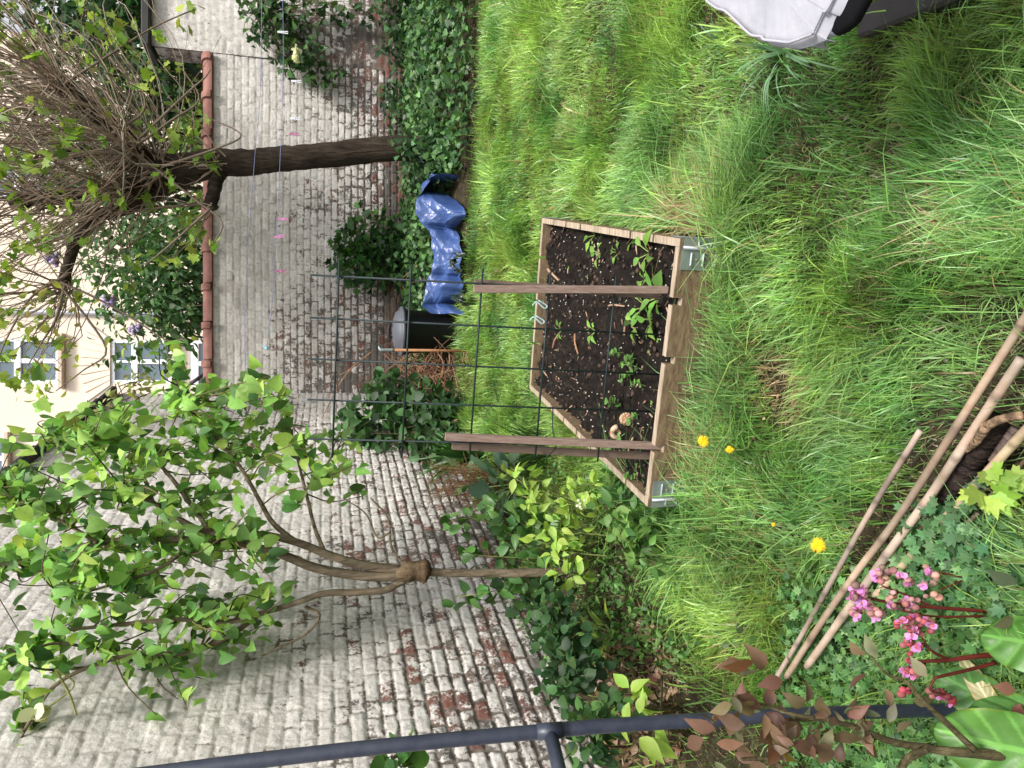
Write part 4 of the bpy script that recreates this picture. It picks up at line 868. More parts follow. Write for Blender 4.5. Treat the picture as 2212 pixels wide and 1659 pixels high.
# greenery beyond the back wall
bush('lilac_shrub', 'tall shrub with mauve flower spikes rising beyond the coping by the cream house', 'shrub', Vector((at(400, 640, 9).x, 9, .2)), [E_(335, 640, 9, (.8, .7, .7), 1100), E_(385, 590, 8.6, (.75, .5, .45), 900), E_(300, 550, 9.3, (.6, .6, .9), 900), E_(400, 680, 8.7, (.22, .4, .25), 110)], 'ovate', .10, ((.035, .09, .03), (.07, .15, .05), (.11, .2, .07)), 10, sr=.012)
r = [o for o in C.objects if o.name.startswith('lilac_shrub')][0]
for x, y in ((235, 652), (292, 712), (150, 505), (110, 560)):
    mb = MB()
    for i in range(30): 
        c = at(x, y, 8.4); z = RNG.random(); mb.ball(c + Vector((RNG.normal() * .035 * (1 - z * .6), RNG.normal() * .035, (z - .5) * .10)), .024, pal(1, (.38, .31, .52), (.52, .45, .66))[0], n=6)
    mb.build('flower_spike', M['petal'], r)
bush('evergreen_tree', 'dense dark evergreen crown behind the pollarded tree and the wall', 'tree', Vector((at(400, 300, 10).x, 10, 0)), [E_(330, 330, 10.5, (1.0, .8, .9), 1000), E_(380, 180, 9.8, (1.0, .7, .6), 1000), E_(200, 120, 11, (1.1, .8, 1.0), 900), E_(250, 430, 11, (.8, .7, .8), 500), E_(90, 300, 11.5, (1.2, .8, .9), 700)], 'ovate', .13, ((.012, .035, .014), (.025, .06, .02), (.045, .095, .03)), 8, sr=.03)
bush('evergreen_tree', 'dark ivy-like crown above the taller wall at the far right', 'tree', Vector((at(350, 20, 8.6).x, 8.6, 0)), [E_(330, 60, 8.3, (.7, .5, .5), 620), E_(260, 10, 8.3, (.7, .5, .6), 520), E_(130, 10, 8.8, (.8, .5, .8), 520), E_(365, 110, 7.9, (.4, .3, .3), 200)], 'ivy', .12, ((.014, .045, .016), (.03, .08, .025), (.06, .13, .04)), 8, sr=.02)
bush('background_shrub', 'loose light green shrub behind the coping right of the trunk', 'shrub', Vector((at(430, 200, 8.2).x, 8.2, 0)), [E_(415, 215, 8.0, (.6, .3, .28), 200), E_(420, 300, 8.0, (.5, .3, .25), 140), E_(330, 130, 7.8, (.4, .3, .5), 110), E_(420, 480, 8.0, (.4, .3, .3), 120)], 'ovate', .085, ((.06, .12, .03), (.14, .22, .05), (.24, .31, .07)), 6, sr=.008)
bush('potted_plant', 'small pale sprig growing on the top of the left wall capping', 'plant', at(255, 850, 6.2), [E_(235, 880, 6.1, .10, 40), E_(295, 830, 6.3, .12, 50)], 'ovate', .06, ((.25, .28, .10), (.4, .4, .2)), 4)
b = at(330, 845, 7.0); rail = thing('stair_rail', 'dark sloping metal handrail beyond the end of the wall coping', 'railing', (b.x, 9, 0)); mb = MB()
mb.tube([at(398, 838, 9), at(445, 806, 9)], .022, 8); mb.tube([at(430, 817, 9), at(520, 817, 9)], .016, 8); mb.build('rail', M['darkwood'], rail)

# left border, from the corner towards the photographer
st = thing('dead_flower_stems', 'clump of dry brown branching flower stems against the left wall', 'plant', gp(1075, 1050)); mb = MB(); b = np.array(list(on(at(1060, 1040, 3.9).x, 3.9)))
for i in range(34):
    e = at(RNG.uniform(925, 1040), RNG.uniform(1000, 1105), 3.9 + RNG.normal() * .15); e = np.array(list(e)); cu = curve([b + RNG.normal(size=3) * .03, b * .5 + e * .5 + RNG.normal(size=3) * .03, e], 9); mb.tube(cu, np.linspace(.0038, .0016, 9), 5, pal(1, (.20, .095, .05), (.33, .19, .10))[0])
    for k in (5, 6, 7, 8):
        for j in range(2): d = RNG.normal(size=3) * .045; d[2] = abs(d[2]); mb.tube([cu[k], cu[k] + d], .0012, 4, (.32, .18, .10), cap=False)
mb.build('stems', M['twig'], st)
def rosette(name, label, cat, base, n, kind, size, cols, tilt=.5, leaf='leaf', hh=.12, roll=.25, stalk=(.25, .35, .12)):
    r = thing(name, label, cat, base); lf = MB(); sk = MB(); base = Vector(base)
    for i in range(n):
        a = i * 2.4 + RNG.random() * .5; f = (i + .5) / n; d = Vector((math.cos(a), math.sin(a), 0)) * (1 - f * .6); q = base + d * hh * (.5 + f * .4) + Vector((0, 0, hh * (.35 + .75 * f)))
        sk.tube(curve([base, base * .5 + q * .5 + Vector((0, 0, hh * .2)), q], 6), .0028 * size / .1, 5, stalk); scatter(lf, kind, [q], [(d.x, d.y, tilt * (.4 + f))], size * RNG.uniform(.75, 1.15), pal(1, *cols), roll=roll)
    sk.build('stalks', M['twig'], r); lf.build('leaves', M[leaf], r); return r
rosette('cabbage_plant', 'blue-green cabbage-like plant with broad leaves beside the left wall', 'plant', on(at(1090, 1045, 3.65).x, 3.65), 22, 'round', .135, ((.09, .18, .11), (.17, .28, .17)), hh=.22)
rosette('cabbage_plant', 'smaller pale sprouting cabbage among the dry brown stems', 'plant', on(at(1045, 1030, 4.0).x, 4.0), 9, 'round', .11, ((.16, .26, .12), (.3, .38, .18)), hh=.26)
def blades(name, label, cat, base, n, L, wd, cols, spread=.6, lean=(0, 0), mat_='grass', rad=.04, kind=None):
    r = thing(name, label, cat, base); mb = MB(); b = np.array(list(base))
    for i in range(n):
        a = RNG.random() * 6.28; l = L * RNG.uniform(.6, 1.2); o = b + np.array((math.cos(a), math.sin(a), 0)) * rad * RNG.random(); dx = np.array((math.cos(a) + lean[0], math.sin(a) + lean[1], 0)) * spread * RNG.uniform(.4, 1.2)
        t = np.linspace(0, 1, 7)[:, None]; c = o + dx * l * t**1.6 + np.array((0, 0, 1)) * l * (t - .55 * t**2.5 * np.linalg.norm(dx)); sd_ = np.cross(dx / (np.linalg.norm(dx) + 1e-6), (0, 0, 1.0)); w_ = wd * np.array([.7, 1, 1, .9, .7, .4, .05])[:, None] / 2
        V = np.stack([c - sd_ * w_, c + np.array((0, 0, -.15)) * w_, c + sd_ * w_], 1).reshape(-1, 3); mb.grid(V, 7, 3, pal(1, *cols)[0])
    mb.build('blades', M[mat_], r); return r
blades('strap_leaved_plant', 'clump of long dark green strap leaves at the foot of the left wall', 'plant', on(at(1010, 985, 4.5).x, 4.5), 46, .5, .022, ((.025, .08, .02), (.06, .15, .035)), .6)
blades('strap_leaved_plant', 'low clump of dark strap leaves beside the cabbage-like plant', 'plant', on(at(1150, 1000, 3.5).x + .05, 3.6), 60, .34, .010, ((.025, .075, .018), (.06, .14, .03)), .6, rad=.12)
blades('broad_grass_tuft', 'tuft of broad blue-green grass blades spilling out below the white towel', 'grass tuft', gp(1705, 118), 34, .145, .0075, ((.12, .24, .13), (.22, .36, .20)), .9, (-.9, -.5), rad=.05)
blades('broad_grass_tuft', 'smaller tuft of broad grass blades left of the towel edge', 'grass tuft', gp(1560, 95), 14, .09, .006, ((.10, .22, .11), (.20, .34, .18)), .9, (-.3, -.3), rad=.05)
gb = on(at(1260, 1130, 2.75).x, 2.72)
bush('golden_shrub', 'bright lime green shrub with small pointed leaves left of the raised bed', 'shrub', gb, [E_(1120, 1030, 2.75, (.05, .08, .07), 16), E_(1150, 1060, 2.75, (.06, .08, .06), 18), E_(1170, 1100, 2.72, (.08, .1, .07), 26), E_(1200, 1150, 2.7, (.08, .1, .10), 44), E_(1240, 1090, 2.6, (.09, .1, .07), 40), E_(1225, 1190, 2.65, (.06, .08, .09), 30), E_(1235, 1245, 2.6, (.03, .05, .09), 22), E_(1275, 1055, 2.45, (.07, .09, .06), 34)], 'ovate', .052, LM, 8, (.16, .2, .06), down=.1, roll=.6)
cl = gp(1350, 1165); bush('green_shrub', 'small shrub of mid green oval leaves at the front left corner of the raised bed', 'shrub', cl, [E_(1385, 1140, 2.1, (.07, .08, .06), 34), E_(1340, 1090, 2.2, (.1, .1, .07), 60), E_(1365, 1165, 2.1, (.05, .06, .05), 26), E_(1340, 1040, 2.35, (.08, .08, .06), 40), E_(1395, 1190, 1.95, (.06, .06, .05), 20)], 'ovate', .05, MD + ((.22, .36, .09),), 7, (.10, .08, .04))
mb = MB()
for i in range(16): mb.ball(at(1245 + 26 * RNG.random(), 1080 + 18 * RNG.random(), 2.45 + .05 * RNG.random()), .0065, (.72, .74, .58), n=6)
tag(mb.build('flower_cluster', M['petal']), 'small cluster of creamy white blossoms among lime leaves near the bed corner', 'blossom')
vb = on(at(1260, 1225, 2.85).x, 2.85)
vine = thing('bindweed', 'twining vine with heart-shaped leaves around the lilac trunk and left wall foot', 'vine', vb); lf = MB(); sv = MB(); P = []; D = []
for pts in ([(1260, 1225), (1160, 1190), (1060, 1130), (1000, 1120), (960, 1135)], [(1265, 1245), (1150, 1260), (1050, 1280), (985, 1290)], [(1240, 1210), (1130, 1205), (1040, 1200), (1000, 1190)], [(1250, 1180), (1160, 1140), (1090, 1105), (1020, 1075)], [(1255, 1270), (1180, 1300), (1110, 1290), (1060, 1262)], [(1240, 1150), (1150, 1150), (1080, 1160)], [(1270, 1200), (1200, 1160), (1130, 1120), (1110, 1085)], [(1220, 1280), (1140, 1240), (1080, 1235)]):
    cu = curve([at(x, y, 3.02 + RNG.normal() * .04) for x, y in pts], 16); sv.tube(cu, .002, 5, (.20, .26, .08))
    for q in cu[2:]:
        for j in range(RNG.integers(1, 3)): P.append(q + RNG.normal(size=3) * .03); d = RNG.normal(size=3) * .7; d[2] -= .4; D.append(d)
N = len(P); scatter(lf, 'heart', P, D, RNG.uniform(.04, .07, N), pal(N, *MD), nrm=np.tile((.3, -.6, .6), (N, 1)), roll=.5); sv.build('stems', M['twig'], vine); lf.build('leaves', M['leaf_glossy'], vine)
wx = lambda Y, o: wall_x(Y) + o
bush('wall_foot_plant', 'low dark green leafy plant hugging the foot of the left wall beside the leaf litter', 'plant', gp(1255, 1410), [E_(1215, 1380, 2.2, (.08, .12, .09), 110), E_(1235, 1440, 2.1, (.08, .12, .10), 130), E_(1195, 1345, 2.35, (.08, .1, .08), 80), E_(1225, 1490, 2.0, (.06, .1, .09), 70), E_(1185, 1300, 2.5, (.08, .1, .08), 80)], 'round', .035, DK, 3)
bush('wall_foot_plant', 'small leafy plant beside the tube railing at the foot of the left wall', 'plant', gp(1330, 1590), [E_(1290, 1570, 1.75, (.06, .08, .07), 60), E_(1275, 1600, 1.75, (.06, .08, .07), 50), E_(1330, 1540, 1.75, (.05, .06, .05), 30)], 'round', .032, DK + ((.10, .2, .05),), 3)
bush('wall_sprig', 'small sprig of leaves growing from the left wall behind the railing', 'plant', at(845, 1640, 2.0), [E_(860, 1625, 1.95, (.05, .04, .06), 12), E_(845, 1645, 1.95, (.05, .04, .05), 10)], 'round', .05, MD, 2)
rh = rosette('young_rhododendron', 'little seedling shrub with upright lime and grey-green leaves in the leaf litter', 'plant', gp(1330, 1368), 9, 'ovate', .085, ((.22, .34, .05), (.36, .44, .07), (.12, .2, .10)), tilt=1.0, hh=.08)
bush('leafy_sprig', 'bright lime leafed sprig just right of the railing above the brown leaf litter', 'plant', gp(1420, 1525), [E_(1372, 1510, 1.6, (.035, .05, .03), 7), E_(1400, 1530, 1.55, (.04, .05, .03), 7), E_(1382, 1575, 1.5, (.03, .05, .04), 4)], 'ovate', .06, ((.26, .40, .06), (.34, .48, .09)), 3)
mpl = bush('maple_seedling', 'lime green maple seedling spreading over the canes near the dark log', 'plant', gp(2150, 1075), [(atz(2135, 1055, .09), (.032, .035, .02), 13), (atz(2170, 1030, .07), (.02, .02, .02), 4)], 'maple', .036, ((.30, .46, .07), (.40, .55, .11)), 4, down=0, roll=.35)

# ------------------------------------------------------------------ close plants at the bottom left
be = thing('bergenia', 'bergenia with big glossy leaves and pink flower clusters on dark red stems, near the camera', 'plant', on(-.36, .86))
BYB = .93
def stemtube(pts, r0, r1, Y, col): 
    mb = MB(); n = 22; r0 *= .8; r1 *= .8; cu = curve([at(x, y, Y + dy) for x, y, dy in pts], n); mb.tube(cu, np.linspace(r0, r1, n), 10, np.array(col)[None] * (.8 + .4 * RNG.random((n, 1)))); return mb
RS = (.13, .022, .018); fl = []
s1 = [([(2260, 1412, .0), (2130, 1416, 0), (2046, 1426, .01), (1972, 1429, .02)], .0062, .003), ([(2046, 1424, .01), (2010, 1404, .01), (1992, 1378, .02)], .0035, .002), ([(2150, 1432, 0), (2080, 1450, 0), (2019, 1464, 0)], .004, .003), ([(2019, 1464, 0), (2010, 1490, 0), (2040, 1500, 0)], .0025, .002)]
s2 = [([(2260, 1330, .02), (2156, 1322, .03), (1982, 1309, .05), (1886, 1296, .06)], .0055, .0022), ([(2012, 1310, .05), (1962, 1287, .06), (1906, 1266, .07)], .0026, .0018), ([(1962, 1308, .05), (1920, 1300, .06), (1852, 1285, .07)], .0022, .0016)]
s3 = [([(2260, 1330, .02), (2150, 1330, .03), (2026, 1332, .04), (1946, 1319, .05)], .003, .0016)]
s4 = [([(2230, 1290, .02), (2166, 1262, .04), (2089, 1249, .06), (2029, 1236, .07)], .0036, .0018), ([(2089, 1249, .06), (2060, 1262, .06), (2030, 1275, .06)], .002, .0014)]
heads_ = [([(1952, 1340), (1938, 1345), (1955, 1355), (1966, 1342), (1972, 1355), (1990, 1370), (1985, 1338), (1995, 1345), (1980, 1330), (1966, 1372), (1958, 1383), (1968, 1392), (2010, 1345), (2003, 1338), (1972, 1405), (1988, 1400), (1966, 1428), (1960, 1445), (1972, 1450), (1990, 1440), (1980, 1458), (1950, 1490), (1962, 1495), (2008, 1492), (2024, 1495), (2046, 1505), (2056, 1512), (2036, 1500)], 'r'),
          ([(1906, 1225), (1930, 1232), (1918, 1236), (1898, 1245), (1903, 1256), (1850, 1275), (1846, 1285), (1856, 1282), (1870, 1275), (1852, 1295), (1864, 1302), (1862, 1318), (1852, 1330), (1892, 1318), (1882, 1325), (1905, 1327), (1893, 1332), (1930, 1280), (1925, 1290), (1944, 1300), (1956, 1305), (1972, 1308), (1930, 1308), (1963, 1298)], 'p'),
          ([(2003, 1233), (2015, 1242), (2023, 1250), (2018, 1284), (2000, 1288), (1960, 1260), (1968, 1258), (1998, 1262)], 'p')]
g1 = MB()
for ss in (s1, s2, s3, s4):
    mb = MB()
    for pts, a, b in ss:
        t = stemtube(pts, a, b, BYB, RS)
        mb.v += t.v; mb.c += t.c; mb.m += t.m; mb.sm += t.sm; mb.f += [q + mb.n for q in t.f]; mb.n += t.n
    mb.build('flower_stem', M['leaf_glossy'], be)
for pts, k in heads_:
    mb = MB()
    for x, y in pts + [(x + RNG.normal() * 8, y + RNG.normal() * 8) for x, y in pts]:
        Y = BYB + (.05 if k == 'p' else .015) + RNG.normal() * .012; p = at(x, y, Y); r = RNG.uniform(.0042, .0068)
        mb.ball(p, r, pal(1, (.42, .06, .08), (.50, .20, .20))[0] if k == 'r' else pal(1, (.45, .22, .20), (.50, .30, .26))[0], n=8, sq=(1, 1, 1.15)); q = p + Vector((0, .01, -.018)); mb.tube([p, q], .0011, 5, RS)
        if RNG.random() < (.34 if k == 'p' else .2): 
            d = rdir(5, .0); d[:, 2] += .4; scatter(mb, 'blob', np.tile(np.array(list(p)) + np.array((0, 0, .004)), (5, 1)), d, .0095, pal(5, (.58, .18, .46), (.66, .30, .60), jit=.1), roll=.5)
    mb.build('flower_cluster', M['petal'], be)
def leaf_big(c, d, n, L, wd, col, name='leaf', mat_='leaf_big'):       # a big ribbed leaf with a wavy edge
    d = Vector(d).normalized(); n = Vector(n); x = d.cross(n).normalized(); n = x.cross(d); mb = MB(); nu, nv = 49, 41; V = []; cc = []
    for i in range(nu):
        t = i / (nu - 1); wv = wd * (math.sin(math.pi * min(1, (t * .93 + .07))) ** .55)
        for j in range(nv):
            s = 2 * j / (nv - 1) - 1; vein = .012 * L * math.cos((abs(s) * 2.2 - t * 9) * 3.0) * min(1, 3 * abs(s)); z = .22 * wd * abs(s) ** 1.5 - .25 * L * t * t + vein + .05 * wd * math.sin(t * 17 + s * 5) * abs(s) ** 3
            V.append(Vector(c) + x * (s * wv) + d * (t * L) + n * z); cc.append(np.array(col) * (1.7 if abs(s) < .06 else 1.45 if math.cos((abs(s) * 2.2 - t * 9) * 3.0) > .86 else 1) * (.85 + .3 * float(vn(t * 6 + L * 900, s * 4, 5))) * (np.array((1.3, .9, .6)) if abs(s) > .93 and float(vn(t * 9, L * 800, 8)) > .55 else 1))
    mb.grid(arr(V), nu, nv, np.array(cc)); return mb.build(name, M[mat_], be)
GB = (.085, .20, .04)
def leaf_px(b, t, Y, hw, col, n=(-.1, -.75, .6)):
    p, q = at(*b, Y[0]), at(*t, Y[1]); leaf_big(p, q - p, n, (q - p).length, hw, col)
leaf_px((2290, 1392), (2128, 1385), (.86, .90), .046, GB); leaf_px((2300, 1640), (2026, 1592), (.80, .88), .056, (.10, .225, .045), (.1, -.8, .55)); leaf_px((2180, 1530), (2024, 1466), (.93, .98), .040, (.09, .20, .06)); leaf_px((2165, 1560), (2076, 1424), (.92, .965), .017, (.42, .36, .21))
leaf_px((2300, 1530), (2090, 1560), (.83, .93), .034, (.10, .23, .06)); leaf_px((2260, 1290), (2165, 1262), (.88, .94), .028, (.11, .22, .08))

ro = thing('rose_bush', 'rose twigs with reddish-brown young leaves, very close on the lower left', 'rose', on(-.5, .72))
RY = .84; mb = MB(); OL = (.12, .10, .05)
for pts, a, b in (([(2260, 1640), (2126, 1629), (2040, 1622), (1992, 1614), (1926, 1602), (1826, 1564), (1759, 1552), (1660, 1560)], .0085, .003), ([(2105, 1620), (2052, 1569), (1989, 1509), (1959, 1473), (1912, 1453), (1859, 1389)], .005, .0012), ([(1760, 1552), (1700, 1540), (1640, 1520), (1560, 1500)], .003, .0015), ([(2000, 1618), (1960, 1640), (1940, 1670)], .006, .005), ([(1690, 1660), (1660, 1640), (1600, 1640)], .004, .002)):
    n = 26; cc_ = [at(x, y, RY + .012 * i) for i, (x, y) in enumerate(pts)]; cc_ = ([on(cc_[0].x - .01, cc_[0].y + .01, -.03)] if pts[0][0] > 2220 else []) + cc_; cu = curve(cc_, n); r = np.linspace(a, b, n); r[::6] *= 1.12; mb.tube(cu, r, 10, np.array(OL)[None] * (.75 + .5 * RNG.random((n, 1))))
mb.build('stems', M['bark'], ro); lf = MB()
RC = ((.14, .07, .05), (.22, .13, .09), (.15, .12, .07)); RR = ((.18, .07, .055), (.24, .12, .085))
for x, y, s, c, dx, dz in ((1626, 1430, .058, ((.19, .085, .04),), -.2, 1), (1690, 1470, .046, RC, .1, 1), (1738, 1520, .045, RC, .2, 1), (1785, 1545, .05, RC, .6, .5), (1800, 1600, .058, RC, .1, -1), (1755, 1612, .05, RC, -.3, -1), (1710, 1608, .05, RC, -.2, -1), (1670, 1600, .046, RC, -.6, -.6), (1834, 1548, .04, RR, .5, -.2), (1866, 1415, .042, ((.24, .16, .10), (.22, .2, .10)), .3, 1), (1894, 1420, .042, ((.2, .2, .10), (.24, .16, .1)), .9, .4), (1872, 1455, .042, RC, -.5, .7), (1911, 1488, .036, ((.26, .14, .12),), -.7, -.2), (1972, 1512, .044, RC, -.2, -1), (2000, 1462, .04, ((.20, .19, .11),), .5, .4),
                            (1902, 1548, .036, ((.17, .18, .12),), .2, .4), (1920, 1560, .036, ((.17, .18, .12),), .6, -.4), (1940, 1582, .038, RC, .5, -.7), (1870, 1622, .04, RC, -.2, -.8), (2195, 1262, .055, ((.10, .12, .07),), .3, .9), (2188, 1335, .05, ((.12, .12, .07),), -.2, .9), (2192, 1490, .04, RR, .2, .8), (2205, 1520, .04, RR, -.6, .2), (2195, 1570, .06, ((.07, .13, .05),), -.3, .5),
                            (1608, 1440, .052, RC, .5, 1), (1580, 1520, .042, ((.30, .13, .09), (.36, .26, .15)), -.3, .9), (1545, 1575, .055, RC, .3, .6), (1520, 1595, .05, RC, -.4, .3), (1606, 1535, .045, RR, .8, .2), (1630, 1525, .042, ((.18, .10, .05),), .2, 1), (1608, 1565, .05, RC, .1, .2), (1645, 1530, .05, RC, .4, 1), (1650, 1445, .05, RC, .9, .6), (1548, 1606, .045, RR, .1, -.8), (1575, 1590, .05, RC, .5, -.5), (1640, 1600, .05, RC, 0, -.8), (1660, 1650, .05, RR, .2, -.5), (1622, 1640, .045, RC, -.5, -.5), (1690, 1645, .045, ((.30, .22, .08),), .2, -.8), (1770, 1650, .04, RC, .4, -.4), (1720, 1560, .045, RC, -.3, .6), (1662, 1560, .05, RC, -.4, -.2), (1760, 1580, .05, RC, .1, -.3)):
    p = at(x, y, RY + .02 + RNG.normal() * .02); scatter(lf, 'ovate', [p], [(dx * .8 + RNG.normal() * .1, RNG.normal() * .3, dz * .8)], s * .8, pal(1, *c, jit=.1), nrm=[(.1, -.7, .6)], roll=.4)
for i in range(56):
    x = RNG.uniform(1540, 1880); y = np.interp(x, [1540, 1640, 1760, 1880], [1575, 1560, 1570, 1590]) + RNG.normal() * 42; p = at(x, min(y, 1665), RY + .03 + RNG.normal() * .03); scatter(lf, 'ovate', [p], rdir(1), RNG.uniform(.022, .036), pal(1, *RC, (.16, .17, .09), jit=.2), nrm=[(.1, -.7, .6)], roll=.6)
lf.build('leaves', M['leaf'], ro)

# ------------------------------------------------------------------ dandelions
for x, y, lab, s in ((1519, 953, 'large dandelion flower nearest to the front board of the raised bed', 1.0), (1576, 971, 'dandelion flower turned sideways in the grass between the bed and the canes', .75), (1768, 1178, 'round dandelion flower beside the canes', 1.0), (1670, 1133, 'tiny yellow flower left of the raised bed in the grass', .35), (1474, 1145, 'tiny yellow dandelion bud by the front left corner of the bed', .3)):
    g = gp(x, y, .10 * s + .02); d = thing('dandelion', lab, 'flower', on(g.x, g.y)); v = (Vector((0, 0, HC)) - g).normalized()
    if 'sideways' in lab: v = (v + Vector((.9, 0, .4))).normalized()
    else: v = (v + Vector((0, .1, .35))).normalized()
    mb = MB(); n = int(120 * max(.4, s)); a = RNG.random(n) * 6.28; x_ = v.cross(Vector((0, 0, 1))).normalized(); y_ = v.cross(x_); D = np.outer(np.cos(a), x_) + np.outer(np.sin(a), y_) + np.outer(RNG.uniform(.0, .9, n), v)
    scatter(mb, 'lance', np.tile(np.array(list(g)), (n, 1)), D, .0145 * s * RNG.uniform(.85, 1.1, n), pal(n, (.80, .42, .01), (.88, .56, .02), jit=.08), nrm=np.tile(np.array(list(v)), (n, 1)), roll=.2); mb.build('flower_head', M['petal'], d)
    mb = MB(); mb.tube(curve([on(g.x + .03, g.y + .03), (on(g.x, g.y) + g) / 2, g], 6), .0018, 6, (.26, .33, .13)); mb.build('stem', M['twig'], d)

# ------------------------------------------------------------------ ground cover
def region(n, x0, x1, y0, y1):                    # random places on the ground inside a patch of lawn or border
    return np.array([list(gp(RNG.uniform(x0, x1), RNG.uniform(y0, y1)))[:2] for _ in range(n)])
def cover(name, label, cat, pts, kind, size, cols, h=(.01, .06), leaf='leaf', roll=.45, down=-.1, clump=1, cr=.03):
    mb = MB(); P = np.repeat(pts, clump, 0) + RNG.normal(size=(len(pts) * clump, 2)) * cr; n = len(P)
    k = ~in_bed(P[:, 0], P[:, 1], .0); P = P[k]; n = len(P); z = gh(P[:, 0], P[:, 1]) + RNG.uniform(*h, n) * (.4 + 1.2 * fbm(P[:, 0] * 4, P[:, 1] * 4, 88))
    scatter(mb, kind, np.column_stack([P, z]), rdir(n, down), size * RNG.uniform(.6, 1.25, n), pal(n, *cols), nrm=np.tile((0, -.3, 1), (n, 1)), roll=roll)
    return tag(mb.build(name, M[leaf]), label, cat, kind='stuff')
iv = np.column_stack([RNG.uniform(.2, 4.6, 10500), 5.15 + 2.0 * RNG.random(10500) ** .8]); k = (fbm(iv[:, 0] * 1.3, iv[:, 1] * 1.3, 101) + .25 * sm((iv[:, 1] - 5.1) / .7) > .47) & (iv[:, 1] > 5.55 - .22 * (iv[:, 0] - .6)); k &= ~((np.hypot(iv[:, 0] - bp.x, iv[:, 1] - bp.y) < .35)); k &= ~((iv[:, 0] > at(950, 690, 5.6).x) & (iv[:, 0] < at(950, 372, 5.6).x) & (iv[:, 1] < 5.95)); iv = iv[k]
cover('ivy_ground_cover', 'dense ivy carpeting the strip of ground before the back wall', 'ivy', iv, 'ivy', .058, ((.02, .06, .022), (.045, .11, .035), (.08, .17, .05), (.12, .22, .07)), (.04, .22), 'leaf_glossy')
wi = np.column_stack([RNG.uniform(.9, 4.6, 2600), RNG.uniform(6.75, 7.12, 2600)]); wi = wi[fbm(wi[:, 0] * 1.9, wi[:, 1], 111) > .42]
cover('ivy_ground_cover', 'taller dark ivy heaped against the foot of the back wall', 'ivy', wi, 'ivy', .058, DK, (.08, .40), 'leaf_glossy')
cover('geranium_leaves', 'soft deeply cut geranium leaves covering the ground by the canes', 'ground cover', region(560, 1730, 2230, 1260, 1660), 'frill', .024, ((.07, .17, .06), (.13, .27, .09), (.20, .35, .13)), (.01, .06), roll=.4, clump=7, cr=.035)
cover('geranium_leaves', 'patch of cut geranium leaves behind the lower end of the canes', 'ground cover', region(130, 2030, 2230, 1120, 1260), 'frill', .026, ((.08, .18, .08), (.14, .27, .12)), (.01, .06), roll=.4, clump=5)
cover('weeds', 'mixed small weeds between the raised bed and the left wall', 'weeds', region(3400, 1080, 1540, 985, 1420), 'ovate', .026, ((.04, .10, .03), (.10, .21, .05), (.18, .32, .09)), (.01, .10))
cover('weeds', 'small weeds around the canes and in the near lawn', 'weeds', region(420, 1480, 1800, 1100, 1420), 'ovate', .03, ((.05, .12, .03), (.12, .22, .06)), (.01, .05))
cover('leaf_litter', 'dry brown fallen leaves on the soil of the left border', 'leaf litter', region(620, 1300, 1450, 1360, 1650), 'ovate', .030, ((.15, .085, .055), (.34, .20, .13), (.52, .38, .27)), (.0, .02), roll=1.1)
cover('leaf_litter', 'scattered fallen leaves and straw in the thin grass', 'leaf litter', region(200, 1480, 1760, 800, 1480), 'ovate', .015, ((.30, .20, .12), (.50, .38, .26)), (.0, .012), roll=.9)

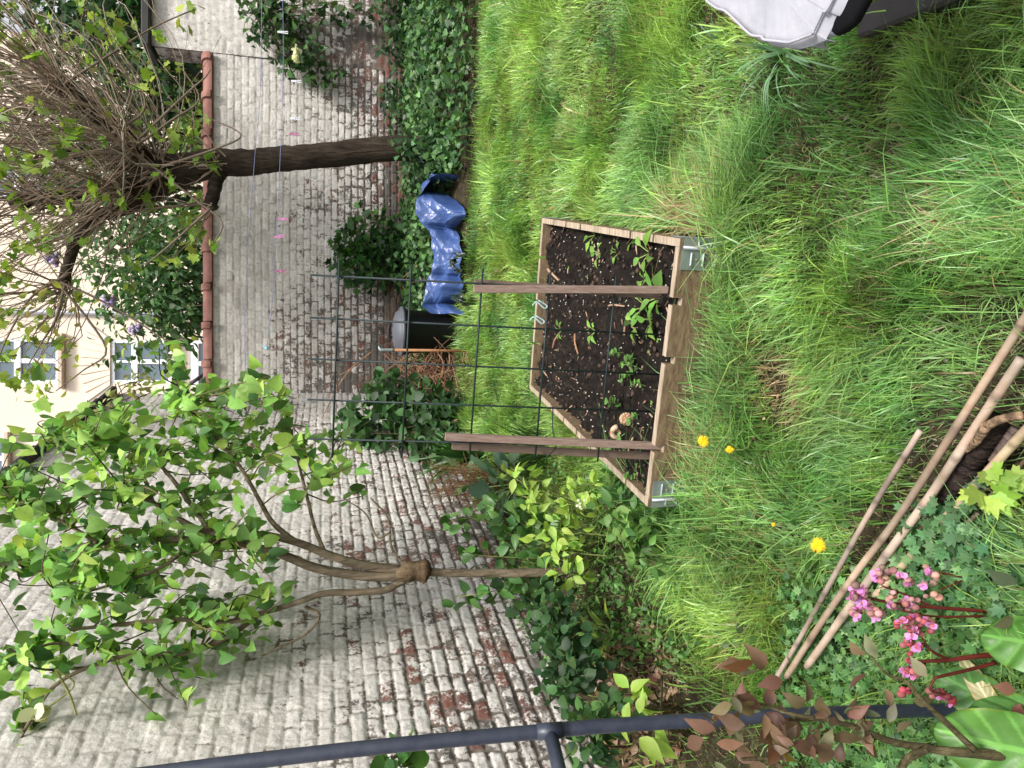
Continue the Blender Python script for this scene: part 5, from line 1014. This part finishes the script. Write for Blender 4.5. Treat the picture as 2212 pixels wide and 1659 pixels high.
# ------------------------------------------------------------------ grass: every blade is a bent ribbon
def grass(name, label, N, yr, keep, Lf, wd, seed, flat=False):
    rg = np.random.default_rng(seed); y = yr[0] + (yr[1] - yr[0]) * rg.random(N) ** 1.35; half = .62 * y + .65
    x = (rg.random(N) * 2 - 1) * half; p = keep(x, y); k = (rg.random(N) < p) & ~in_bed(x, y, .012); x, y = x[k], y[k]; N = len(x)
    L = Lf(x, y) * rg.lognormal(0, .32, N); tuft = fbm(x * 3.1, y * 3.1, 201)
    ang = 6.28 * (vn(x * 3.2, y * 3.2, 203) * 1.5 + .13 * rg.normal(size=N)); lean = np.clip(.55 + .45 * rg.normal(size=N) + .5 * (L / .15 - .5), .05, 1.6)
    dx, dy = np.cos(ang), np.sin(ang); Wd = wd * (.55 + .9 * rg.random(N)) * (.36 + .30 * y)
    T = np.array([0, .38, .72, 1.0]); V = np.zeros((N, 7, 3)); z0 = gh(x, y) - .006
    fa = rg.random(N) * 6.28; sx, sy = -dy * .8 + .5 * np.cos(fa), dx * .8 + .5 * np.sin(fa); q = np.hypot(sx, sy); sx /= q; sy /= q
    for i, t in enumerate(T):
        hx_ = L * lean * t**1.7 * .8; hz_ = L * (t - .42 * np.clip(lean, 0, 1.5) * t**2.3)
        cx, cy, cz = x + dx * hx_, y + dy * hx_, z0 + np.maximum(hz_, .002 + .004 * t); ww = Wd * (1, .95, .65, 0)[i] / 2
        if i < 3: V[:, 2 * i] = np.stack([cx - sx * ww, cy - sy * ww, cz], 1); V[:, 2 * i + 1] = np.stack([cx + sx * ww, cy + sy * ww, cz + .15 * ww], 1)
        else: V[:, 6] = np.stack([cx, cy, cz], 1)
    F = np.array([(0, 1, 3), (0, 3, 2), (2, 3, 5), (2, 5, 4), (4, 5, 6)])[None] + (np.arange(N) * 7)[:, None, None]
    h = fbm(x * 1.1, y * 1.1, 207)[:, None]; a = np.array((.195, .345, .075)); b = np.array((.31, .45, .10)); c_ = np.array((.21, .37, .125))
    col = a * (1 - h) + b * h; m = sm((fbm(x * 2.6, y * 2.6, 209) - .45 + .12 * rg.normal(size=N)) / .2)[:, None]; col = col * (1 - m) + c_ * m; col = col * rg.lognormal(0, .25, (N, 1))
    dry = rg.random(N) < (.02 + .10 * sm((.46 - tuft) / .14)); col[dry] = np.array((.38, .29, .14)) * rg.uniform(.6, 1.2, (dry.sum(), 1))
    for sx_, sy_, sr_ in STRAW: q = np.hypot(x - sx_, y - sy_) < sr_ * (.6 + .6 * rg.random(N)); q &= rg.random(N) < .6; col[q] = np.array((.40, .30, .17)) * rg.uniform(.6, 1.2, (q.sum(), 1))
    fine = (.72 + .56 * vn(x * 9, y * 9, 215))[:, None] * (.8 + .4 * vn(x * 22, y * 22, 217))[:, None]; col = col * fine
    dk = sm((fbm(x * 5, y * 5, 213) - .58 + .05 * rg.normal(size=N)) / .08)[:, None]; col = col * (1 - dk) + dk * col * np.array((.55, .72, .6))
    if flat: col = pal(N, (.04, .055, .018), (.09, .12, .04), (.20, .18, .08), (.40, .32, .18)); V[:, :, 2] = z0[:, None] + .008 + (V[:, :, 2] - z0[:, None]) * .25
    mb = MB(); mb.add(V.reshape(-1, 3), F.reshape(-1, 3), np.repeat(col, 7, 0), 0, True)
    return tag(mb.build(name, M['grass']), label, 'grass', kind='stuff')
STRAW = [(*gp(x, y)[:2], r) for x, y, r in ((1535, 480, .11), (1545, 1005, .07), (1720, 850, .11), (1690, 800, .07), (1560, 560, .07), (1900, 650, .05), (1590, 1420, .06), (1500, 1370, .06), (2050, 480, .07), (1950, 330, .07))]
def border(x, y): return (x - wall_x(y)) * math.cos(WALL_A)
def cane_dist(x, y):
    d = np.full(len(x), 9.0); k = (y < 2.0) & (x < 1.0); xx, yy = x[k], y[k]; m = np.full(len(xx), 9.0)
    for q in CANEP: m = np.minimum(m, np.hypot(xx - q[0], yy - q[1]))
    d[k] = m; return d
def keep_lawn(x, y):
    k = sm((border(x, y) - .42 + .30 * sm((y - 2.5) / .9) - .25 * fbm(x * 2, y * 2, 221)) / .25) * .93 + .07 * (border(x, y) > .15)
    k = k * (1 - sm((y - (5.45 - .2 * (x - .5))) / .35)) 
    bare = fbm(x * 2.6, y * 2.6, 223); k = k * (1 - .45 * sm((.36 - bare) / .06) * sm((3.2 - y) / .6))
    cx = np.hypot((x + .12) / .55, (y - 1.62) / .16); k = k * (1 - .3 * sm(1.3 - cx)) * (.55 + .45 * sm((fbm(x * 9, y * 9, 225) - .37) / .08))
    for sx_, sy_, sr_ in STRAW: k = k * (1 - .5 * sm((sr_ * .7 - np.hypot(x - sx_, y - sy_)) / .03))
    k = k * np.where((x < -.25) & (y < 1.35), .35, 1) * (1 - .82 * sm((.045 - cane_dist(x, y)) / .02)) * (1 - .6 * sm((.22 - np.hypot((x + .04) / 1.3, y - 1.0)) / .08))
    return k
def len_lawn(x, y):
    t = fbm(x * 2.2, y * 2.2, 231); return (.028 + .048 * sm((t - .44) / .2) + .09 * sm(1 - bed_dist(x, y) / .38) * (.35 + t)) * (1 + .35 * sm((y - 2.5) / 2)) * (1 - .35 * sm((.10 - cane_dist(x, y)) / .06))
grass('grass', 'long unmown lawn grass with lusher tufts around the raised bed', 540000, (.75, 6.2), keep_lawn, len_lawn, .0036, 5)
grass('grass', 'scattered longer seed-head blades rising out of the lawn', 9000, (.8, 5.6), lambda x, y: keep_lawn(x, y) * (.25 + .75 * (fbm(x * 2.4, y * 2.4, 261) > .5)), lambda x, y: .075 + .06 * fbm(x * 3, y * 3, 263) + .07 * sm(1 - bed_dist(x, y) / .4), .0046, 9)
grass('thatch', 'dry thatch and clippings lying flat under the lawn grass', 130000, (.6, 5.6), lambda x, y: 1.0 * (border(x, y) > .35), lambda x, y: .035 + 0 * x, .0036, 15, True)
